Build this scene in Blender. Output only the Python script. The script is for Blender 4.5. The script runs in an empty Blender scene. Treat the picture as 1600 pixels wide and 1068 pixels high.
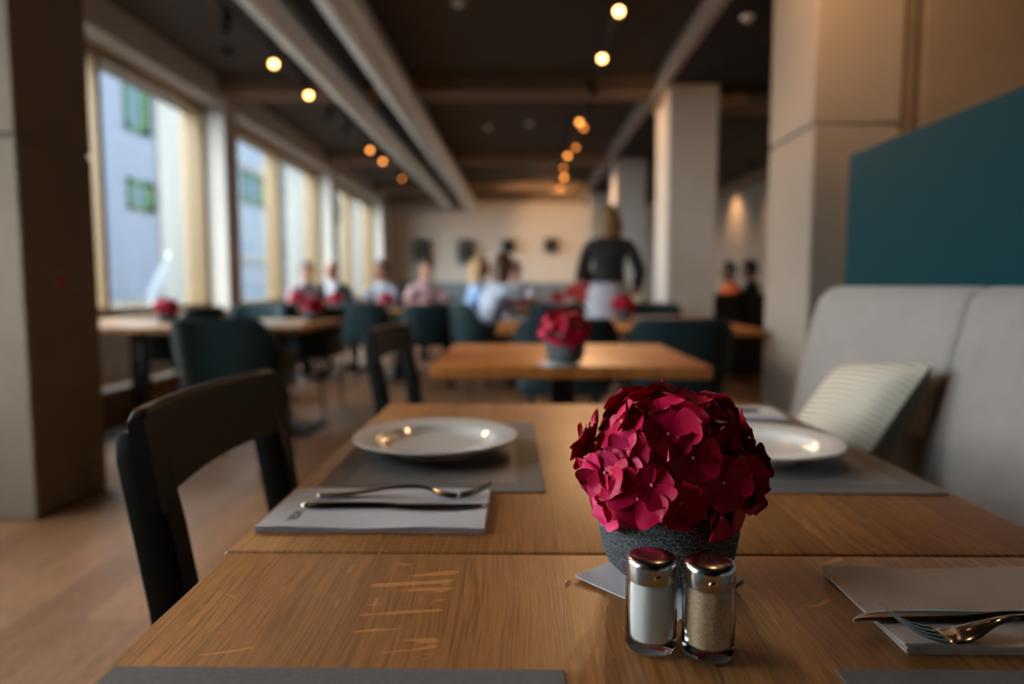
import bpy, bmesh, math, random
from mathutils import Vector, Matrix, Euler
R = math.radians
PI = math.pi
sc = bpy.context.scene
col = sc.collection

# ---------------------------------------------------------------- camera, sky, exposure
cam_d = bpy.data.cameras.new('camera'); cam = bpy.data.objects.new('camera', cam_d); col.objects.link(cam)
cam.location = (0, 0, 1.005); cam.rotation_euler = (R(90 - 4.72), 0, R(0.8))
cam_d.sensor_width = 36; cam_d.lens = 24.0; cam_d.clip_start = .02; cam_d.clip_end = 300
cam_d.dof.use_dof = True; cam_d.dof.focus_distance = .535; cam_d.dof.aperture_fstop = 2.6
sc.camera = cam
sc.view_settings.view_transform = 'Standard'; sc.view_settings.look = 'None'
sc.view_settings.gamma = 1; sc.view_settings.use_curve_mapping = False
sc.view_settings.exposure = 1.3
sc.cycles.use_denoising = True
sc.cycles.caustics_reflective = False; sc.cycles.caustics_refractive = True
sc.cycles.sample_clamp_indirect = 4; sc.cycles.max_bounces = 10; sc.cycles.diffuse_bounces = 5
sc.cycles.transparent_max_bounces = 24

world = bpy.data.worlds.new('overcast_sky'); sc.world = world; world.use_nodes = True
bg = world.node_tree.nodes['Background']; bg.inputs[0].default_value = (.90, .95, 1.0, 1); bg.inputs[1].default_value = 5.2

WIN = [(-.7, 3.2), (3.75, 7.45), (7.80, 11.6), (11.95, 15.75)]

# ---------------------------------------------------------------- pixel of the photograph -> point in the room
_p, _w = R(4.72), R(.8)
_F = Vector((-math.sin(_w) * math.cos(_p), math.cos(_w) * math.cos(_p), -math.sin(_p)))
_R = Vector((math.cos(_w), math.sin(_w), 0)); _U = _R.cross(_F); _C = Vector((0, 0, 1.005))
def _ray(x, y): return _F * 1067 + _R * (x - 800) - _U * (y - 534)
def atZ(x, y, z): d = _ray(x, y); return _C + d * ((z - 1.005) / d.z)
def atY(x, y, Y): d = _ray(x, y); return _C + d * (Y / d.y)
def atX(x, y, X): d = _ray(x, y); return _C + d * (X / d.x)

# ---------------------------------------------------------------- materials
def S(r, g, b):
    f = lambda c: (c / 255 / 12.92) if c / 255 <= .04045 else ((c / 255 + .055) / 1.055) ** 2.4
    return (f(r), f(g), f(b), 1)
class G:
    def __init__(s, name):
        s.m = bpy.data.materials.new(name); s.m.use_nodes = True; s.t = s.m.node_tree
        s.b = s.t.nodes['Principled BSDF']; s.o = s.t.nodes['Material Output']
    def n(s, typ, props=None, **ins):
        nd = s.t.nodes.new(typ)
        for k, v in (props or {}).items(): setattr(nd, k, v)
        for k, v in ins.items():
            key = int(k[1:]) if k[0] == '_' and k[1:].isdigit() else k.replace('_', ' ')
            s.set(nd.inputs[key], v)
        return nd
    def set(s, sock, v):
        if isinstance(v, bpy.types.NodeSocket): s.t.links.new(v, sock)
        elif isinstance(v, bpy.types.Node): s.t.links.new(v.outputs[0], sock)
        else: sock.default_value = v
    def p(s, **k):
        for a, v in k.items(): s.set(s.b.inputs[a.replace('_', ' ')], v)
        return s
    def math(s, op, a, b=0.0, c=0.0):
        nd = s.t.nodes.new('ShaderNodeMath'); nd.operation = op
        s.set(nd.inputs[0], a); s.set(nd.inputs[1], b); s.set(nd.inputs[2], c); return nd.outputs[0]
    def mix(s, f, a, b, mode='MIX'):
        nd = s.t.nodes.new('ShaderNodeMix'); nd.data_type = 'RGBA'; nd.blend_type = mode
        s.set(nd.inputs[0], f); s.set(nd.inputs[6], a); s.set(nd.inputs[7], b); return nd.outputs[2]
    def ramp(s, f, stops):
        nd = s.t.nodes.new('ShaderNodeValToRGB'); s.set(nd.inputs[0], f)
        e = nd.color_ramp.elements
        while len(e) < len(stops): e.new(.5)
        for i, (p, c) in enumerate(stops): e[i].position = p; e[i].color = c
        return nd.outputs[0]
    def coords(s, kind='Object', scale=(1, 1, 1), loc=(0, 0, 0)):
        tc = s.t.nodes.new('ShaderNodeTexCoord'); mp = s.t.nodes.new('ShaderNodeMapping')
        s.t.links.new(tc.outputs[kind], mp.inputs[0]); mp.inputs['Scale'].default_value = scale; mp.inputs['Location'].default_value = loc
        return mp.outputs[0]
    def xyz(s, v=None):
        nd = s.t.nodes.new('ShaderNodeSeparateXYZ')
        if v is None: v = s.t.nodes.new('ShaderNodeTexCoord').outputs['Object']
        s.t.links.new(v, nd.inputs[0]); return nd.outputs
    def comb(s, x, y, z=0.0):
        nd = s.t.nodes.new('ShaderNodeCombineXYZ'); s.set(nd.inputs[0], x); s.set(nd.inputs[1], y); s.set(nd.inputs[2], z); return nd.outputs[0]
    def noise(s, vec, scale=5., detail=3., rough=.5, dist=0.):
        return s.n('ShaderNodeTexNoise', Vector=vec, Scale=scale, Detail=detail, Roughness=rough, Distortion=dist).outputs[0]
    def bump(s, h, strength=.3, dist=.01):
        nd = s.n('ShaderNodeBump', Height=h, Strength=strength, Distance=dist); s.set(s.b.inputs['Normal'], nd.outputs[0]); return s
_k = (0, 0, 0, 1); _wh = (1, 1, 1, 1)
def plain(name, c, rough=.6, metal=0., nscale=30., nvar=.12, bump=.0, **kw):
    g = G(name); n = g.noise(g.coords(), nscale, 3)
    dark = tuple(x * (1 - nvar) for x in c[:3]) + (1,); lite = tuple(min(1, x * (1 + nvar)) for x in c[:3]) + (1,)
    g.p(Base_Color=g.ramp(n, [(.3, dark), (.7, lite)]), Roughness=rough, Metallic=metal, **kw)
    if bump: g.bump(n, bump, .004)
    return g.m
def oak(name, c1, c2, stave=.085, flecks=0., rough=.42, length=0., dark=.74):
    g = G(name); X, Y, Z = g.xyz()
    wob = g.math('MULTIPLY', g.noise(g.comb(X, Y, 0.), 2.2, 2), 0.0)
    ix = g.math('FLOOR', g.math('DIVIDE', X, stave))
    rnd = g.n('ShaderNodeTexWhiteNoise', {'noise_dimensions': '1D'}, W=ix).outputs[0]
    iy = 0.
    if length:
        iy = g.math('FLOOR', g.math('DIVIDE', g.math('ADD', Y, g.math('MULTIPLY', rnd, length * 3)), length))
        rnd = g.n('ShaderNodeTexWhiteNoise', {'noise_dimensions': '2D'}, Vector=g.comb(ix, iy)).outputs[0]
    off = g.math('MULTIPLY', rnd, 31.)
    warp = g.math('MULTIPLY', g.math('SUBTRACT', g.noise(g.comb(g.math('ADD', g.math('MULTIPLY', X, 5), off), g.math('MULTIPLY', Y, 1.6), off), 1.3, 2), .5), .035)
    xw = g.math('ADD', X, warp)
    fine = g.noise(g.comb(g.math('MULTIPLY', xw, 420.), g.math('MULTIPLY', Y, 14.), off), 1., 3, .65)
    broad = g.noise(g.comb(g.math('ADD', g.math('MULTIPLY', xw, 55.), off), g.math('MULTIPLY', Y, 1.8), off), 1., 3, .6)
    base = g.mix(g.math('MULTIPLY_ADD', rnd, .7, g.math('MULTIPLY', broad, .45)), c1, c2)
    base = g.mix(g.ramp(fine, [(.36, _wh), (.56, _k)]), base, tuple(x * dark for x in c1[:3]) + (1,))
    d2 = g.ramp(broad, [(.30, (.6, .6, .6, 1)), (.55, _wh)])
    base = g.mix(.55, base, g.mix(1., base, d2, 'MULTIPLY'))
    if flecks:
        v = g.comb(g.math('MULTIPLY', X, 9.), g.math('MULTIPLY', g.math('ADD', Y, g.math('MULTIPLY', g.noise(g.comb(g.math('MULTIPLY', X, 12.), g.math('MULTIPLY', Y, 7.)), 1., 1), .10)), 62.), off)
        fl = g.noise(v, 1.5, 1.5, .4)
        m = g.ramp(fl, [(.70, _k), (.72, _wh)])
        region = g.ramp(g.noise(g.comb(g.math('MULTIPLY', X, 6.), g.math('MULTIPLY', Y, 3.), off), 1., 1), [(.56, _k), (.62, _wh)])
        base = g.mix(g.math('MULTIPLY', g.math('MULTIPLY', m, region), flecks), base, tuple(min(1, x * 1.35) for x in c2[:3]) + (1,))
        v2 = g.comb(g.math('MULTIPLY', X, 130.), g.math('MULTIPLY', Y, 28.), off)
        m2 = g.ramp(g.noise(v2, 1., 1, .4), [(.72, _k), (.74, _wh)])
        base = g.mix(g.math('MULTIPLY', m2, flecks * .55), base, tuple(min(1, x * 1.25) for x in c2[:3]) + (1,))
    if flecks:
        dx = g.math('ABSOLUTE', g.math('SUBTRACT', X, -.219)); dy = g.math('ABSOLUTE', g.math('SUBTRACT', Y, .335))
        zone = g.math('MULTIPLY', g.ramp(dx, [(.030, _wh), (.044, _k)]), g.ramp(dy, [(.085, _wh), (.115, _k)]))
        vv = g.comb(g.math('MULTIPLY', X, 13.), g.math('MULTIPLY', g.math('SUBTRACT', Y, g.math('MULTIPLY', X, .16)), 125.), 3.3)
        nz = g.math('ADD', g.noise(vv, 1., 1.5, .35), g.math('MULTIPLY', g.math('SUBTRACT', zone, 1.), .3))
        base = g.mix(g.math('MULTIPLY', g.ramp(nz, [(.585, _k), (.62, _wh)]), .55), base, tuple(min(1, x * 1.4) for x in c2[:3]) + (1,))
    # the hairline between two staves
    fr = g.math('FRACT', g.math('DIVIDE', X, stave)); e = g.math('MINIMUM', fr, g.math('SUBTRACT', 1., fr))
    gap = g.math('LESS_THAN', e, .0012 / stave)
    if length:
        fy = g.math('FRACT', g.math('DIVIDE', g.math('ADD', Y, g.math('MULTIPLY', g.n('ShaderNodeTexWhiteNoise', {'noise_dimensions': '1D'}, W=ix).outputs[0], length * 3)), length))
        gap = g.math('MAXIMUM', gap, g.math('LESS_THAN', fy, .002 / length))
        kn = g.noise(g.comb(g.math('MULTIPLY', X, 14.), g.math('MULTIPLY', Y, 4.), off), 1., 2)
        base = g.mix(g.ramp(kn, [(.70, _k), (.80, (.75, .75, .75, 1))]), base, S(60, 38, 22))
    base = g.mix(g.math('MULTIPLY', gap, .45 if not length else .7), base, tuple(x * .45 for x in c1[:3]) + (1,))
    g.p(Base_Color=base, Roughness=g.math('MULTIPLY_ADD', fine, .2, rough - .1), Specular_IOR_Level=.4)
    g.bump(fine, .12, .002)
    return g.m
def concrete(name, c, var=.25, big=1.6):
    g = G(name); v = g.coords()
    a = g.noise(v, big, 5, .6); b = g.noise(v, 22, 4, .7); h = g.n('ShaderNodeTexVoronoi', Vector=v, Scale=16.).outputs[0]
    base = g.mix(a, tuple(x * (1 - var) for x in c[:3]) + (1,), tuple(min(1, x * (1 + var)) for x in c[:3]) + (1,))
    base = g.mix(g.math('MULTIPLY', b, .35), base, tuple(x * .6 for x in c[:3]) + (1,))
    base = g.mix(g.ramp(h, [(.03, (.5, .5, .5, 1)), (.06, _k)]), base, tuple(x * .45 for x in c[:3]) + (1,))
    g.p(Base_Color=base, Roughness=.82); g.bump(b, .35, .006)
    return g.m
def woven(name, c1, c2, sc_=900., rough=.85, amount=.4, sheen=.2):
    g = G(name); X, Y, Z = g.xyz()
    a = g.math('SINE', g.math('MULTIPLY', g.math('ADD', X, g.math('MULTIPLY', Z, .6)), sc_)); b = g.math('SINE', g.math('MULTIPLY', g.math('ADD', Y, g.math('MULTIPLY', Z, .8)), sc_))
    h = g.math('MULTIPLY', a, b); n = g.noise(g.coords(), 14, 4)
    n2 = g.noise(g.coords(scale=(1, 1, 1)), 400, 2)
    base = g.mix(g.math('MULTIPLY_ADD', h, amount * .5, g.math('MULTIPLY', n, .8)), c1, c2)
    base = g.mix(g.math('MULTIPLY', n2, .25), base, c1)
    g.p(Base_Color=base, Roughness=rough, Sheen_Weight=sheen); g.bump(h, .25, .001)
    return g.m
def emit(name, c, s):
    g = G(name); g.p(Base_Color=c, Emission_Color=c, Emission_Strength=s); return g.m
def glass_thin(name):
    g = G(name); tr = g.n('ShaderNodeBsdfTransparent', Color=(.93, .96, .95, 1)); gl = g.n('ShaderNodeBsdfGlossy', Roughness=.02)
    ge = g.t.nodes.new('ShaderNodeNewGeometry'); vd = g.n('ShaderNodeVectorMath', {'operation': 'DOT_PRODUCT'}, _0=ge.outputs['Normal'], _1=ge.outputs['Incoming'])
    cs = g.math('ABSOLUTE', vd.outputs['Value']); fr = g.math('MULTIPLY_ADD', g.math('POWER', g.math('SUBTRACT', 1., cs), 5.), .9, .04)   # thin pane reflectance
    mx = g.n('ShaderNodeMixShader'); g.t.links.new(fr, mx.inputs[0]); g.t.links.new(tr.outputs[0], mx.inputs[1]); g.t.links.new(gl.outputs[0], mx.inputs[2])
    g.t.links.new(mx.outputs[0], g.o.inputs[0]); return g.m

M = {}
M['oak'] = oak('oiled_oak', S(138, 88, 42), S(178, 120, 64), .088, .85)
M['oak_warm'] = oak('honey_oak', S(168, 100, 44), S(194, 124, 62), .10, .0)
M['floor'] = oak('oak_floorboards', S(106, 70, 43), S(166, 120, 82), .19, 0., .5, 1.9, .7)
M['spruce'] = oak('pale_spruce', S(148, 122, 88), S(174, 148, 114), .12, 0., .5)
M['spruce_dark'] = oak('brown_spruce', S(120, 84, 52), S(140, 100, 66), .12, 0., .5)
M['plaster'] = plain('white_plaster', S(200, 194, 187), .9, 0, 4, .04)
M['wall_umber'] = plain('umber_wall_paint', S(58, 50, 44), .9, 0, 4, .06)
M['plaster_dim'] = plain('grey_plaster', S(150, 138, 126), .9, 0, 4, .06)
M['ceiling'] = plain('dark_ceiling_paint', S(76, 67, 60), .9, 0, 3, .1)
M['ceiling_low'] = plain('charcoal_ceiling_paint', S(42, 38, 35), .9, 0, 3, .1)
M['beam'] = plain('taupe_beam_plaster', S(136, 114, 94), .9, 0, 4, .08)
M['concrete'] = concrete('grey_concrete', S(146, 134, 122), .18)
M['concrete_dark'] = concrete('weathered_concrete', S(132, 116, 98), .34, 2.2)
M['joint'] = plain('joint_shadow_grey', S(70, 58, 48), .95)
M['duct'] = plain('pale_duct_metal', S(224, 228, 226), .36, .45, 5, .04)
M['black_metal'] = plain('black_powder_coat', S(13, 14, 15), .4, .3)
M['black_wood'] = plain('black_stained_wood', S(4, 4, 4), .5, 0, 40, .2, .05, Specular_IOR_Level=.16)
M['teal_fabric'] = woven('teal_wool', S(1, 27, 31), S(3, 48, 54), 800, .9, .3, .1)
M['teal_panel'] = plain('satin_teal_lacquer', S(0, 48, 54), .42, 0, 3, .03, 0, Specular_IOR_Level=.10)
M['bench'] = woven('mauve_grey_wool', S(124, 118, 116), S(150, 143, 140), 1300, .95, .25, .2)
M['seam'] = plain('grey_seam_thread', S(52, 50, 52), .9)
M['mat'] = plain('grey_vinyl_weave', S(100, 98, 99), .7, 0, 260, .10)
M['mat2'] = plain('flat_grey_vinyl', S(114, 112, 113), .6)
M['paper'] = woven('white_linen_paper', S(182, 184, 192), S(206, 208, 214), 3000, .9, .25, .1)
M['linen'] = woven('taupe_linen_paper', S(168, 152, 144), S(196, 182, 174), 3000, .9, .6, .1)
M['porcelain'] = plain('white_porcelain', S(236, 233, 230), .16, 0, 5, .01, 0, Coat_Weight=.6, Coat_Roughness=.08)
M['steel'] = plain('polished_steel', S(176, 174, 171), .10, 1., 60, .03)
M['cap_steel'] = plain('satin_cap_steel', S(196, 194, 190), .2, 1., 60, .03)
M['steel_dark'] = plain('perforation_black', S(12, 10, 9), .6)
M['ink'] = plain('printed_charcoal_ink', S(24, 28, 32), .8)
M['salt'] = plain('fine_white_salt', S(254, 253, 254), .9, 0, 900, .05)
M['pepper'] = plain('ground_white_pepper', S(238, 200, 158), .9, 0, 700, .3)
M['orange'] = plain('faded_orange_sticker', S(190, 70, 30), .7)
M['glass'] = glass_thin('window_glass')
g = G('clear_shaker_glass'); g.p(Base_Color=(.97, .99, .98, 1), Roughness=.02, Transmission_Weight=1., IOR=1.33); M['shaker_glass'] = g.m
M['lamp_on'] = emit('warm_bulb_glow', (1., .44, .12, 1), 9.)
M['lamp_mid'] = emit('amber_bulb_glow', (1., .34, .07, 1), 3.)
M['lamp_dim'] = emit('dim_bulb_glow', (1., .30, .05, 1), 1.3)
M['leaf'] = plain('dried_petal_olive', S(130, 110, 50), .6)
for nm, c in [('petal_deep', S(156, 0, 32)), ('petal_crimson', S(186, 2, 50)), ('petal_magenta', S(196, 4, 66)), ('petal_pink', S(224, 44, 108)), ('petal_wine', S(124, 0, 24))]:
    g = G(nm); n = g.noise(g.coords(), 90, 3); lw = g.n('ShaderNodeLayerWeight', Blend=.35).outputs[1]
    b = g.mix(n, tuple(x * .7 for x in c[:3]) + (1,), tuple(min(1, x * 1.2 + .004) for x in c[:3]) + (1,))
    g.p(Base_Color=b, Roughness=.48, Subsurface_Weight=.10, Subsurface_Radius=(.006, .001, .002), Specular_IOR_Level=.22)
    g.bump(g.noise(g.coords(), 260, 2), .15, .001); M[nm] = g.m
M['stamen'] = plain('pale_pink_stamen', S(235, 150, 170), .5)
def pot_mat(name):
    g = G(name); X, Y, Z = g.xyz(); u = g.math('MULTIPLY', g.math('ARCTAN2', Y, X), .058)
    wob = g.noise(g.comb(g.math('MULTIPLY', u, 120.), g.math('MULTIPLY', Z, 120.)), 1., 2)
    wob2 = g.noise(g.comb(g.math('MULTIPLY', u, 160.), g.math('MULTIPLY', Z, 90.), 5.), 1., 3)
    u2 = g.math('ADD', u, g.math('MULTIPLY', wob, .0075)); z2 = g.math('ADD', Z, g.math('MULTIPLY', wob2, .0062))
    br = g.n('ShaderNodeTexBrick', {'offset': .5}, Vector=g.comb(u2, z2), Scale=1., Color1=S(44, 51, 58), Color2=S(72, 80, 88), Mortar=S(186, 190, 192), Mortar_Size=.00062, Mortar_Smooth=1., Brick_Width=.0058, Row_Height=.0033)
    fine = g.noise(g.comb(g.math('MULTIPLY', u, 300.), g.math('MULTIPLY', Z, 1400.)), 1., 2)
    n = g.noise(g.comb(g.math('MULTIPLY', u, 700.), g.math('MULTIPLY', Z, 700.)), 1., 2)
    base = g.mix(g.ramp(n, [(.42, _k), (.62, (.9, .9, .9, 1))]), br.outputs[0], S(70, 77, 83))
    base = g.mix(g.math('MULTIPLY', g.ramp(fine, [(.50, _k), (.66, _wh)]), .6), base, S(142, 148, 152))
    g.p(Base_Color=base, Roughness=.85, Specular_IOR_Level=.2); g.bump(g.math('SUBTRACT', g.math('MULTIPLY', fine, .5), br.outputs[1]), .9, .0022)
    return g.m
M['pot'] = pot_mat('grey_woven_pot')
g = G('striped_cushion_cotton'); X, Y, Z = g.xyz(); w = g.math('SINE', g.math('MULTIPLY', Y, 2 * PI / .0155))
g.p(Base_Color=g.mix(g.ramp(w, [(.45, _k), (.6, _wh)]), S(206, 198, 184), S(104, 98, 80)), Roughness=.95, Sheen_Weight=.2); g.bump(w, .3, .002); M['stripes'] = g.m
M['cushion_back'] = woven('cushion_back_olive', S(70, 72, 56), S(96, 98, 80), 700)
M['skin'] = plain('skin', S(196, 142, 116), .55, 0, 8, .08)

# ---------------------------------------------------------------- mesh building
class B:
    """one mesh: shapes are added in its own coordinates"""
    def __init__(s): s.bm = bmesh.new(); s.mi = 0; s.T = Matrix.Identity(4)
    def v(s, co): return s.bm.verts.new(s.T @ Vector(co))
    def f(s, vs, smooth=False):
        try: f = s.bm.faces.new(vs)
        except ValueError: return None
        f.material_index = s.mi; f.smooth = smooth; return f
    def box(s, x0, x1, y0, y1, z0, z1, bev=0., seg=2, rot=None):
        t = bmesh.new(); bmesh.ops.create_cube(t, size=1.)
        c = Vector(((x0 + x1) / 2, (y0 + y1) / 2, (z0 + z1) / 2))
        for v in t.verts: v.co = Vector((v.co.x * (x1 - x0), v.co.y * (y1 - y0), v.co.z * (z1 - z0)))
        if bev: bmesh.ops.bevel(t, geom=t.edges[:], offset=bev, segments=seg, affect='EDGES', profile=.5)
        m = Matrix.Translation(c)
        if rot is not None: m = m @ rot.to_4x4()
        s.add(t, m, bool(bev)); return s
    def add(s, t, m=Matrix.Identity(4), smooth=False):
        mp = {v: s.v(m @ v.co) for v in t.verts}
        for f in t.faces: s.f([mp[v] for v in f.verts], smooth or f.smooth)
        t.free()
    def lathe(s, prof, n=48, c=(0, 0, 0), smooth=True, fn=None):
        rings = []
        for r, z in prof:
            if r < 1e-6: rings.append([s.v((c[0], c[1], c[2] + z))])
            else: rings.append([s.v((c[0] + r * math.cos(2 * PI * i / n) * (fn(i / n, z) if fn else 1), c[1] + r * math.sin(2 * PI * i / n) * (fn(i / n, z) if fn else 1), c[2] + z)) for i in range(n)])
        for a, b in zip(rings, rings[1:]):
            for i in range(n):
                j = (i + 1) % n
                if len(a) == 1 and len(b) == 1: continue
                if len(a) == 1: s.f([a[0], b[j], b[i]], smooth)
                elif len(b) == 1: s.f([a[i], a[j], b[0]], smooth)
                else: s.f([a[i], a[j], b[j], b[i]], smooth)
        return s
    def tube(s, pts, rad, n=12, cap=True, flat=1.):
        pts = [Vector(p) for p in pts]; rad = rad if isinstance(rad, (list, tuple)) else [rad] * len(pts)
        rings = []; up = None
        for i, p in enumerate(pts):
            d = (pts[min(i + 1, len(pts) - 1)] - pts[max(i - 1, 0)]).normalized()
            if up is None: up = Vector((0, 0, 1)) if abs(d.z) < .9 else Vector((1, 0, 0))
            a = d.cross(up).normalized(); up = a.cross(d).normalized()
            rings.append([s.v(p + a * math.cos(2 * PI * k / n) * rad[i] + up * math.sin(2 * PI * k / n) * rad[i] * flat) for k in range(n)])
        for a, b in zip(rings, rings[1:]):
            for i in range(n): s.f([a[i], a[(i + 1) % n], b[(i + 1) % n], b[i]], True)
        if cap: s.f(rings[0][::-1]); s.f(rings[-1])
        return s
    def loft(s, rings, closed=True, cap=True, smooth=True):
        rr = [[s.v(p) for p in r] for r in rings]; n = len(rr[0])
        for a, b in zip(rr, rr[1:]):
            for i in range(n if closed else n - 1): s.f([a[i], a[(i + 1) % n], b[(i + 1) % n], b[i]], smooth)
        if cap: s.f(rr[0][::-1], False); s.f(rr[-1], False)
        return s
    def sphere(s, c, r, u=20, v=12, rot=None):
        t = bmesh.new(); bmesh.ops.create_uvsphere(t, u_segments=u, v_segments=v, radius=1.)
        m = Matrix.Translation(c)
        if rot is not None: m = m @ rot.to_4x4()
        r = (r, r, r) if isinstance(r, (int, float)) else r
        m = m @ Matrix.Diagonal((r[0], r[1], r[2], 1)); s.add(t, m, True); return s
    def build(s, name, mats, parent=None, loc=None, rotz=0., sub=0, angle=40):
        bmesh.ops.recalc_face_normals(s.bm, faces=s.bm.faces[:])
        me = bpy.data.meshes.new(name); s.bm.to_mesh(me); s.bm.free()
        for m in (mats if isinstance(mats, (list, tuple)) else [mats]): me.materials.append(m)
        o = bpy.data.objects.new(name, me); col.objects.link(o)
        if parent: o.parent = parent
        if loc is not None: o.location = loc
        if rotz: o.rotation_euler.z = rotz
        if sub: md = o.modifiers.new('smooth', 'SUBSURF'); md.levels = md.render_levels = sub
        try: me.set_sharp_from_angle(angle=R(angle))
        except Exception: pass
        return o
def tag(o, label, cat, group=None, kind=None):
    o['label'] = label; o['category'] = cat
    if group: o['group'] = group
    if kind: o['kind'] = kind
    return o
def thing(name, label, cat, loc=(0, 0, 0), rotz=0., group=None):
    o = bpy.data.objects.new(name, None); o.empty_display_size = .1; col.objects.link(o)
    o.location = loc; o.rotation_euler.z = rotz
    return tag(o, label, cat, group)
def copy_tree(o, parent=None):
    c = o.copy(); col.objects.link(c)
    if parent: c.parent = parent
    for ch in list(o.children): copy_tree(ch, c)
    return c
def place(proto, label, loc, rotz, group, used=set()):
    o = proto if proto.name not in used else copy_tree(proto)
    used.add(proto.name); o.location = loc; o.rotation_euler.z = rotz; o['label'] = label; o['group'] = group
    return o
def struct(o): o['kind'] = 'structure'; return o

# ================================================================ THE ROOM
b = B(); b.box(-3.65, 4.4, -4.1, 17.15, -.12, 0); struct(b.build('floor', M['floor']))
XW = -3.2
b = B()                                                            # window wall: piers, lintel, parapet, 0.45 thick
edges = [-4.1] + [e for w in WIN for e in w] + [17.15]
for i in range(0, len(edges), 2): b.box(XW - .45, XW, edges[i], edges[i + 1], 0, 3.2)
for a_, c_ in WIN: b.box(XW - .45, XW, a_, c_, 2.93, 3.2); b.box(XW - .45, XW, a_, c_, 0, .72)
struct(b.build('wall_left', M['plaster']))
b = B(); b.box(-3.65, 4.4, 17, 17.15, 0, 3.2); struct(b.build('wall_back', M['plaster']))
b = B(); b.box(4.2, 4.4, -4.1, 17, 0, 3.2); struct(b.build('wall_right', M['plaster_dim']))
b = B(); b.box(-3.65, 4.4, -4.25, -4.1, 0, 3.2); struct(b.build('wall_front', M['wall_umber']))
b = B(); b.box(-3.65, 1.40, -4.25, 17.15, 3.2, 3.35); struct(b.build('ceiling', M['ceiling']))
b = B(); b.box(1.46, 4.4, -4.25, 17.15, 3.0, 3.35); o = struct(b.build('ceiling_lowered', M['ceiling_low']))
b = B(); b.box(1.40, 1.46, -4.25, 17.15, 3.0, 3.35); struct(b.build('trim_1', M['plaster']))
for i, (y0, y1) in enumerate([(7.35, 7.78), (11.35, 11.78), (14.9, 15.3), (16.5, 16.9), (3.3, 3.7)]):
    if i == 4: continue
    b = B(); b.box(XW, 1.40, y0, y1, 3.04, 3.2); struct(b.build('beam', M['beam']))
b = B(); b.box(1.46, 4.2, 7.35, 7.78, 2.88, 3.0); struct(b.build('beam', M['beam']))
b = B(); b.box(XW, XW + .012, -4.1, 17, .05, .15); b.box(XW, XW + .02, -4.1, 17, 0, .05); struct(b.build('baseboard_left', M['spruce_dark']))
b = B(); b.box(4.02, 4.2, -4, 17, 2.86, 3.0, .01); struct(b.build('trim_2', M['beam']))

# windows: deep spruce frame set to the outside of each opening
for n, (a_, c_) in enumerate(WIN):
    root = bpy.data.objects.new('window_%d' % (n + 1), None); col.objects.link(root); root.location = (XW - .33, (a_ + c_) / 2, .72); root['kind'] = 'structure'
    h0, W2 = .0, (c_ - a_) / 2
    b = B()
    b.box(-.115, .115, -W2, -W2 + .05, 0, 2.21, .004); b.box(-.115, .115, W2 - .05, W2, 0, 2.21, .004)
    b.box(-.115, .115, -W2 + .05, W2 - .05, 2.13, 2.21, .004); b.box(-.115, .115, -W2 + .05, W2 - .05, 0, .10, .004)
    my = W2 - 1.80
    b.box(-.115, .09, my - .035, my + .035, .10, 2.13, .004)
    b.build('window_frame', M['spruce'], root)
    b = B(); b.box(-.06, -.05, -W2 + .05, my - .035, .10, 2.13); b.build('pane', M['glass'], root)
    b = B(); b.box(-.06, -.05, my + .035, W2 - .05, .10, 2.13); b.build('pane', M['glass'], root)
    b = B(); b.box(.117, .345, -W2 + .002, W2 - .002, .0, .022, .004); b.build('window_sill', M['spruce'], root)

# low ledge under the windows
b = B(); b.box(XW + .021, XW + .26, 3.4, 17, .0, .24, .004); b.mi = 1; b.box(XW + .021, XW + .27, 3.4, 17, .24, .26, .004); struct(b.build('trim_3', [M['spruce_dark'], M['plaster']]))
# pillars
def pillar(x0, x1, y0, y1, z1, mat, joints=(), name='pillar'):
    b = B(); zs = [0.] + list(joints) + [z1]
    for i in range(len(zs) - 1):
        b.box(x0, x1, y0, y1, zs[i] + (.007 if i else 0), zs[i + 1] - (.007 if i < len(zs) - 2 else 0), .008, 1)
    b.box(x0 + .014, x1 - .014, y0 + .014, y1 - .014, .01, z1 - .01)
    return struct(b.build(name, mat))
pillar(-2.62, -2.075, 2.83, 3.33, 3.2, M['concrete_dark'], (1.62, ))
struct_dot = B(); struct_dot.lathe([(0, 0), (.028, 0), (.028, .003), (0, .003)], 20)
_dp = atX(95, 441, -2.075)
o = tag(struct_dot.build('round_sticker', M['orange'], None, (-2.0745, _dp.y, _dp.z)), 'small round orange sticker on the shaded side of the concrete pillar', 'sticker'); o.rotation_euler = (0, R(90), 0)
_j = atY(1320, 195, 3.55).z
pillar(1.475, 1.915, 3.55, 4.17, 3.0, M['concrete'], (_j,))
b = B(); b.box(1.935, 2.00, 3.585, 3.75, 0, 3.0, .01, 1); b.box(2.03, 4.2, 3.57, 3.75, 0, 3.0); b.box(1.915, 2.2, 3.62, 3.74, 0, 3.0)
struct(b.build('partition', M['concrete_dark']))
pillar(1.475, 1.965, 7.0, 7.64, 3.0, M['plaster']); pillar(1.475, 1.965, 10.95, 11.6, 3.0, M['plaster']); pillar(1.475, 1.965, 14.9, 15.5, 3.0, M['plaster'])

# ducts under the ceiling
def duct(x, z, r, label):
    b = B(); n = 40; ys = [-3.9, 17.0]
    b.tube([(0, y, 0) for y in ys], r, n)
    o = b.build('ventilation_duct', M['duct'], None, (x, 0, z)); tag(o, label, 'duct', 'ventilation ducts along the ceiling')
    for y in (1.2, 4.2, 7.1, 10.2, 13.2, 16.0):
        c = B(); c.tube([(0, y - .03, 0), (0, y + .03, 0)], r + .006, n); c.box(-.008, .008, y - .012, y + .012, r, 3.2 - z)
        c.build('duct_collar', M['duct'], o)
duct(-1.80, 2.99, .135, 'pale round duct running along the ceiling beside the window side light track')
duct(-1.26, 2.985, .155, 'pale round duct running along the ceiling, the one nearer the middle of the room')

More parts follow.
